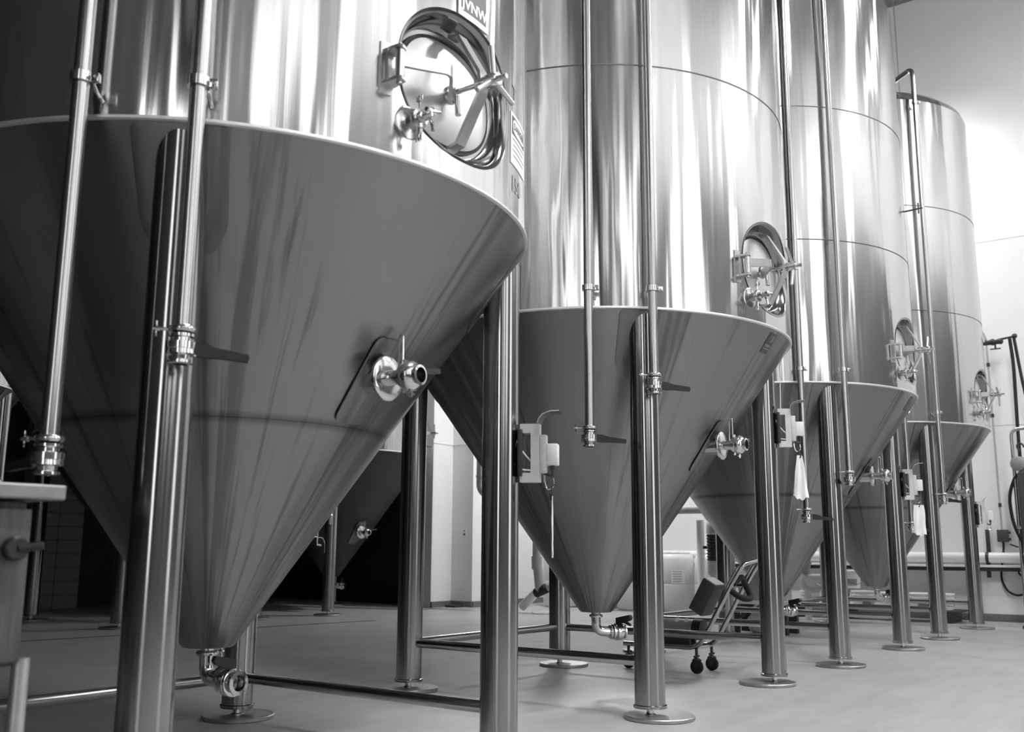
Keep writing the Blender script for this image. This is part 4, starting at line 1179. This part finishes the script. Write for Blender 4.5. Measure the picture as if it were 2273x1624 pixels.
# left pvc group
lp = empty('drain_pipe', (9.2, 4.72, 0)); tag(lp, 'grey plastic drain pipe with black coupling and slanted end below the second tank', 'pipe')
MB().cyl((0, 0, 0.75), (0, 0, 1.7), 0.062, 18).build('drop', M['pvc'], lp)
MB().lathe((0, 0, 0.6), Z3, [(0, 0.05), (0.03, 0.075), (0.2, 0.078), (0.2, 0.06)], 20).build('coupling', M['pvc'], lp)
MB().cyl((0, -0.06, 0.3), (0, -0.02, 0.64), 0.07, 18).build('lower_drop', M['pvc'], lp)
MB().cyl((0.0, -0.18, 0.36), (0.0, 0.02, 0.28), 0.07, 20, bev=0.01).build('rubber_coupling', M['rubber'], lp)
MB().cyl((0.0, 0.02, 0.28), (0.0, 0.27, 0.075), 0.062, 20, bev=0.008).build('slanted_end', M['pvc_white'], lp)
MB().cyl((0.0, -0.2, 0.37), (0.0, -0.6, 0.5), 0.058, 18).build('branch', M['pvc'], lp)
tag(MB().lathe((9.2, 4.6, 0.0), Z3, [(0, 0.17), (0.012, 0.175), (0.025, 0.17), (0.028, 0.02)], 32).build('drain_cover', M['drum']), 'round white drain cover on the floor below the slanted pipe', 'drain cover')
bp_ = empty('bend_pipe', (9.25, 5.78, 0)); tag(bp_, 'large grey pipe bend hanging beside the white wall corner', 'pipe')
MB().tube([(0, 0, ZC - 0.02), (0, 0, 1.75), (0, -0.6, 1.72)], 0.085, 20, bend=0.14).build('bend', M['pvc'], bp_)
MB().lathe((0, 0, 1.98), Z3, [(0, 0.086), (0, 0.094), (0.03, 0.094), (0.03, 0.086)], 20, caps=False).build('collar', M['pvc'], bp_)
# wall switch on corner
sw = empty('wall_outlet', (9.735, 6.5, 1.16)); tag(sw, 'small wall outlet plate on the white corner', 'outlet')
MB().box((0, 0, 0), (0.01, 0.075, 0.12), 0.003).build('plate', M['white'], sw)
for z in (-0.028, 0.028): MB().box((-0.006, 0, z), (0.004, 0.03, 0.03), 0.001).build('socket', M['dark'] if z < 0 else M['label_grey'], sw)
tag(MB().box((9.62, 6.6, 0.018), (0.22, 0.2, 0.036), 0.006).build('floor_plate', M['dark']), 'small dark square block on the floor at the white wall corner', 'block')
# faucet on wall
fc = empty('wall_faucet', (XE - 0.1, 6.05, 1.05)); tag(fc, 'small wall faucet beside the white wall corner', 'faucet')
MB().cyl((0.09, 0, 0), (-0.1, 0, 0), 0.018, 12).tube([(-0.1, 0, 0), (-0.16, 0, -0.02), (-0.17, 0, -0.12)], 0.014, 10, bend=0.04).build('spout', M['chrome'], fc)
MB().box((-0.04, 0, 0.05), (0.03, 0.12, 0.015), 0.003).cyl((-0.04, 0, 0.0), (-0.04, 0, 0.05), 0.008, 8).build('handle', M['dark'], fc)

# ------------------------------------------------------------------ low bench with goods
bn = empty('low_bench', (8.12, 0.86, 0)); tag(bn, 'low bench with white top and dark legs behind the second tank right leg', 'bench')
MB().box((0, 0, 0.335), (0.38, 0.72, 0.04), 0.004).build('bench_top', M['white'], bn)
for sx in (-1, 1):
    for sy in (-1, 1):
        MB().prism([(-0.05, 0), (0.05, 0), (0.05, 0.2), (0.05 , 0.315), (-0.05 , 0.315)], (sx * 0.15 - 0.03, sy * 0.28, 0), (0, 1, 0), Z3, (1, 0, 0), 0.06).build('leg', M['dark'], bn)
    MB().prism([(0.2, 0.16), (0.24, 0.16), (0.1, 0.315), (0.04, 0.315)], (sx * 0.15 - 0.015, 0, 0), (0, 1, 0), Z3, (1, 0, 0), 0.03).build('gusset', M['dark'], bn)
ct = empty('carton', (8.12, 0.84, 0.356)); tag(ct, 'grey carton standing on the low bench', 'carton')
MB().box((0, 0, 0.12), (0.32, 0.5, 0.24), 0.006).build('box', M['carton'], ct)
MB().box((0, 0, 0.2405), (0.05, 0.5, 0.002)).build('tape', M['label_white'], ct)
def sack(loc, s, label):
    m = MB(); n, k = 24, 10; vs = []
    for j in range(k + 1):
        t = PI * j / k
        for i in range(n):
            a = 2 * PI * i / n
            e = 0.35
            c, si = math.cos(a), math.sin(a)
            x = math.copysign(abs(c) ** e, c) * math.sin(t) ** 0.4 * s[0]; y = math.copysign(abs(si) ** e, si) * math.sin(t) ** 0.4 * s[1]
            z = -math.cos(t) * s[2] + 0.012 * math.sin(5 * a + j)
            vs.append((x, y, s[2] + z))
    m.add(vs, [(j * n + i, j * n + (i + 1) % n, (j + 1) * n + (i + 1) % n, (j + 1) * n + i) for j in range(k) for i in range(n)])
    o = m.build('sack', M['sack'], None); o.location = loc; tag(o, label, 'sack')
    return o
sack((8.12, 0.84, 0.0), (0.1, 0.2, 0.11), 'pale filled sack lying on the floor under the low bench')

# ------------------------------------------------------------------ small things in the dark back
for (x, y, z, lab) in ((6.45, 6.35, 1.0, 'polished sample valve assembly hanging in the dark behind the nearest cone'),):
    t = empty('valve_manifold', (x, y, z)); tag(t, lab, 'valve')
    MB().cyl((0, 0, 0.14), (0, 0, -0.06), 0.014, 10).build('stem', M['chrome'], t)
    MB().cyl((-0.14, 0, 0.05), (0.0, 0, 0.05), 0.012, 10).build('cross_pipe', M['chrome'], t)
    MB().tube([(0, 0, 0.04), (0.1, 0, 0.04), (0.14, 0, -0.02), (0.14, 0, -0.16)], 0.006, 8, bend=0.05).build('sample_tube', M['chrome'], t)
    MB().cyl((0.0, 0, -0.05), (0.05, -0.03, -0.06), 0.016, 10).build('cap', M['chrome'], t)
    MB().lathe((0.22, 0, 0.22), Z3, [(0, 0.02), (0.1, 0.03), (0.12, 0.035), (0.16, 0.01), (0.22, 0.008)], 14).build('airlock', M['chrome'], t)
    MB().cyl((0.0, 0.0, 0.1), (0.1, 0.25, 0.5), 0.008, 8).build('support_wire', M['satin'], t)
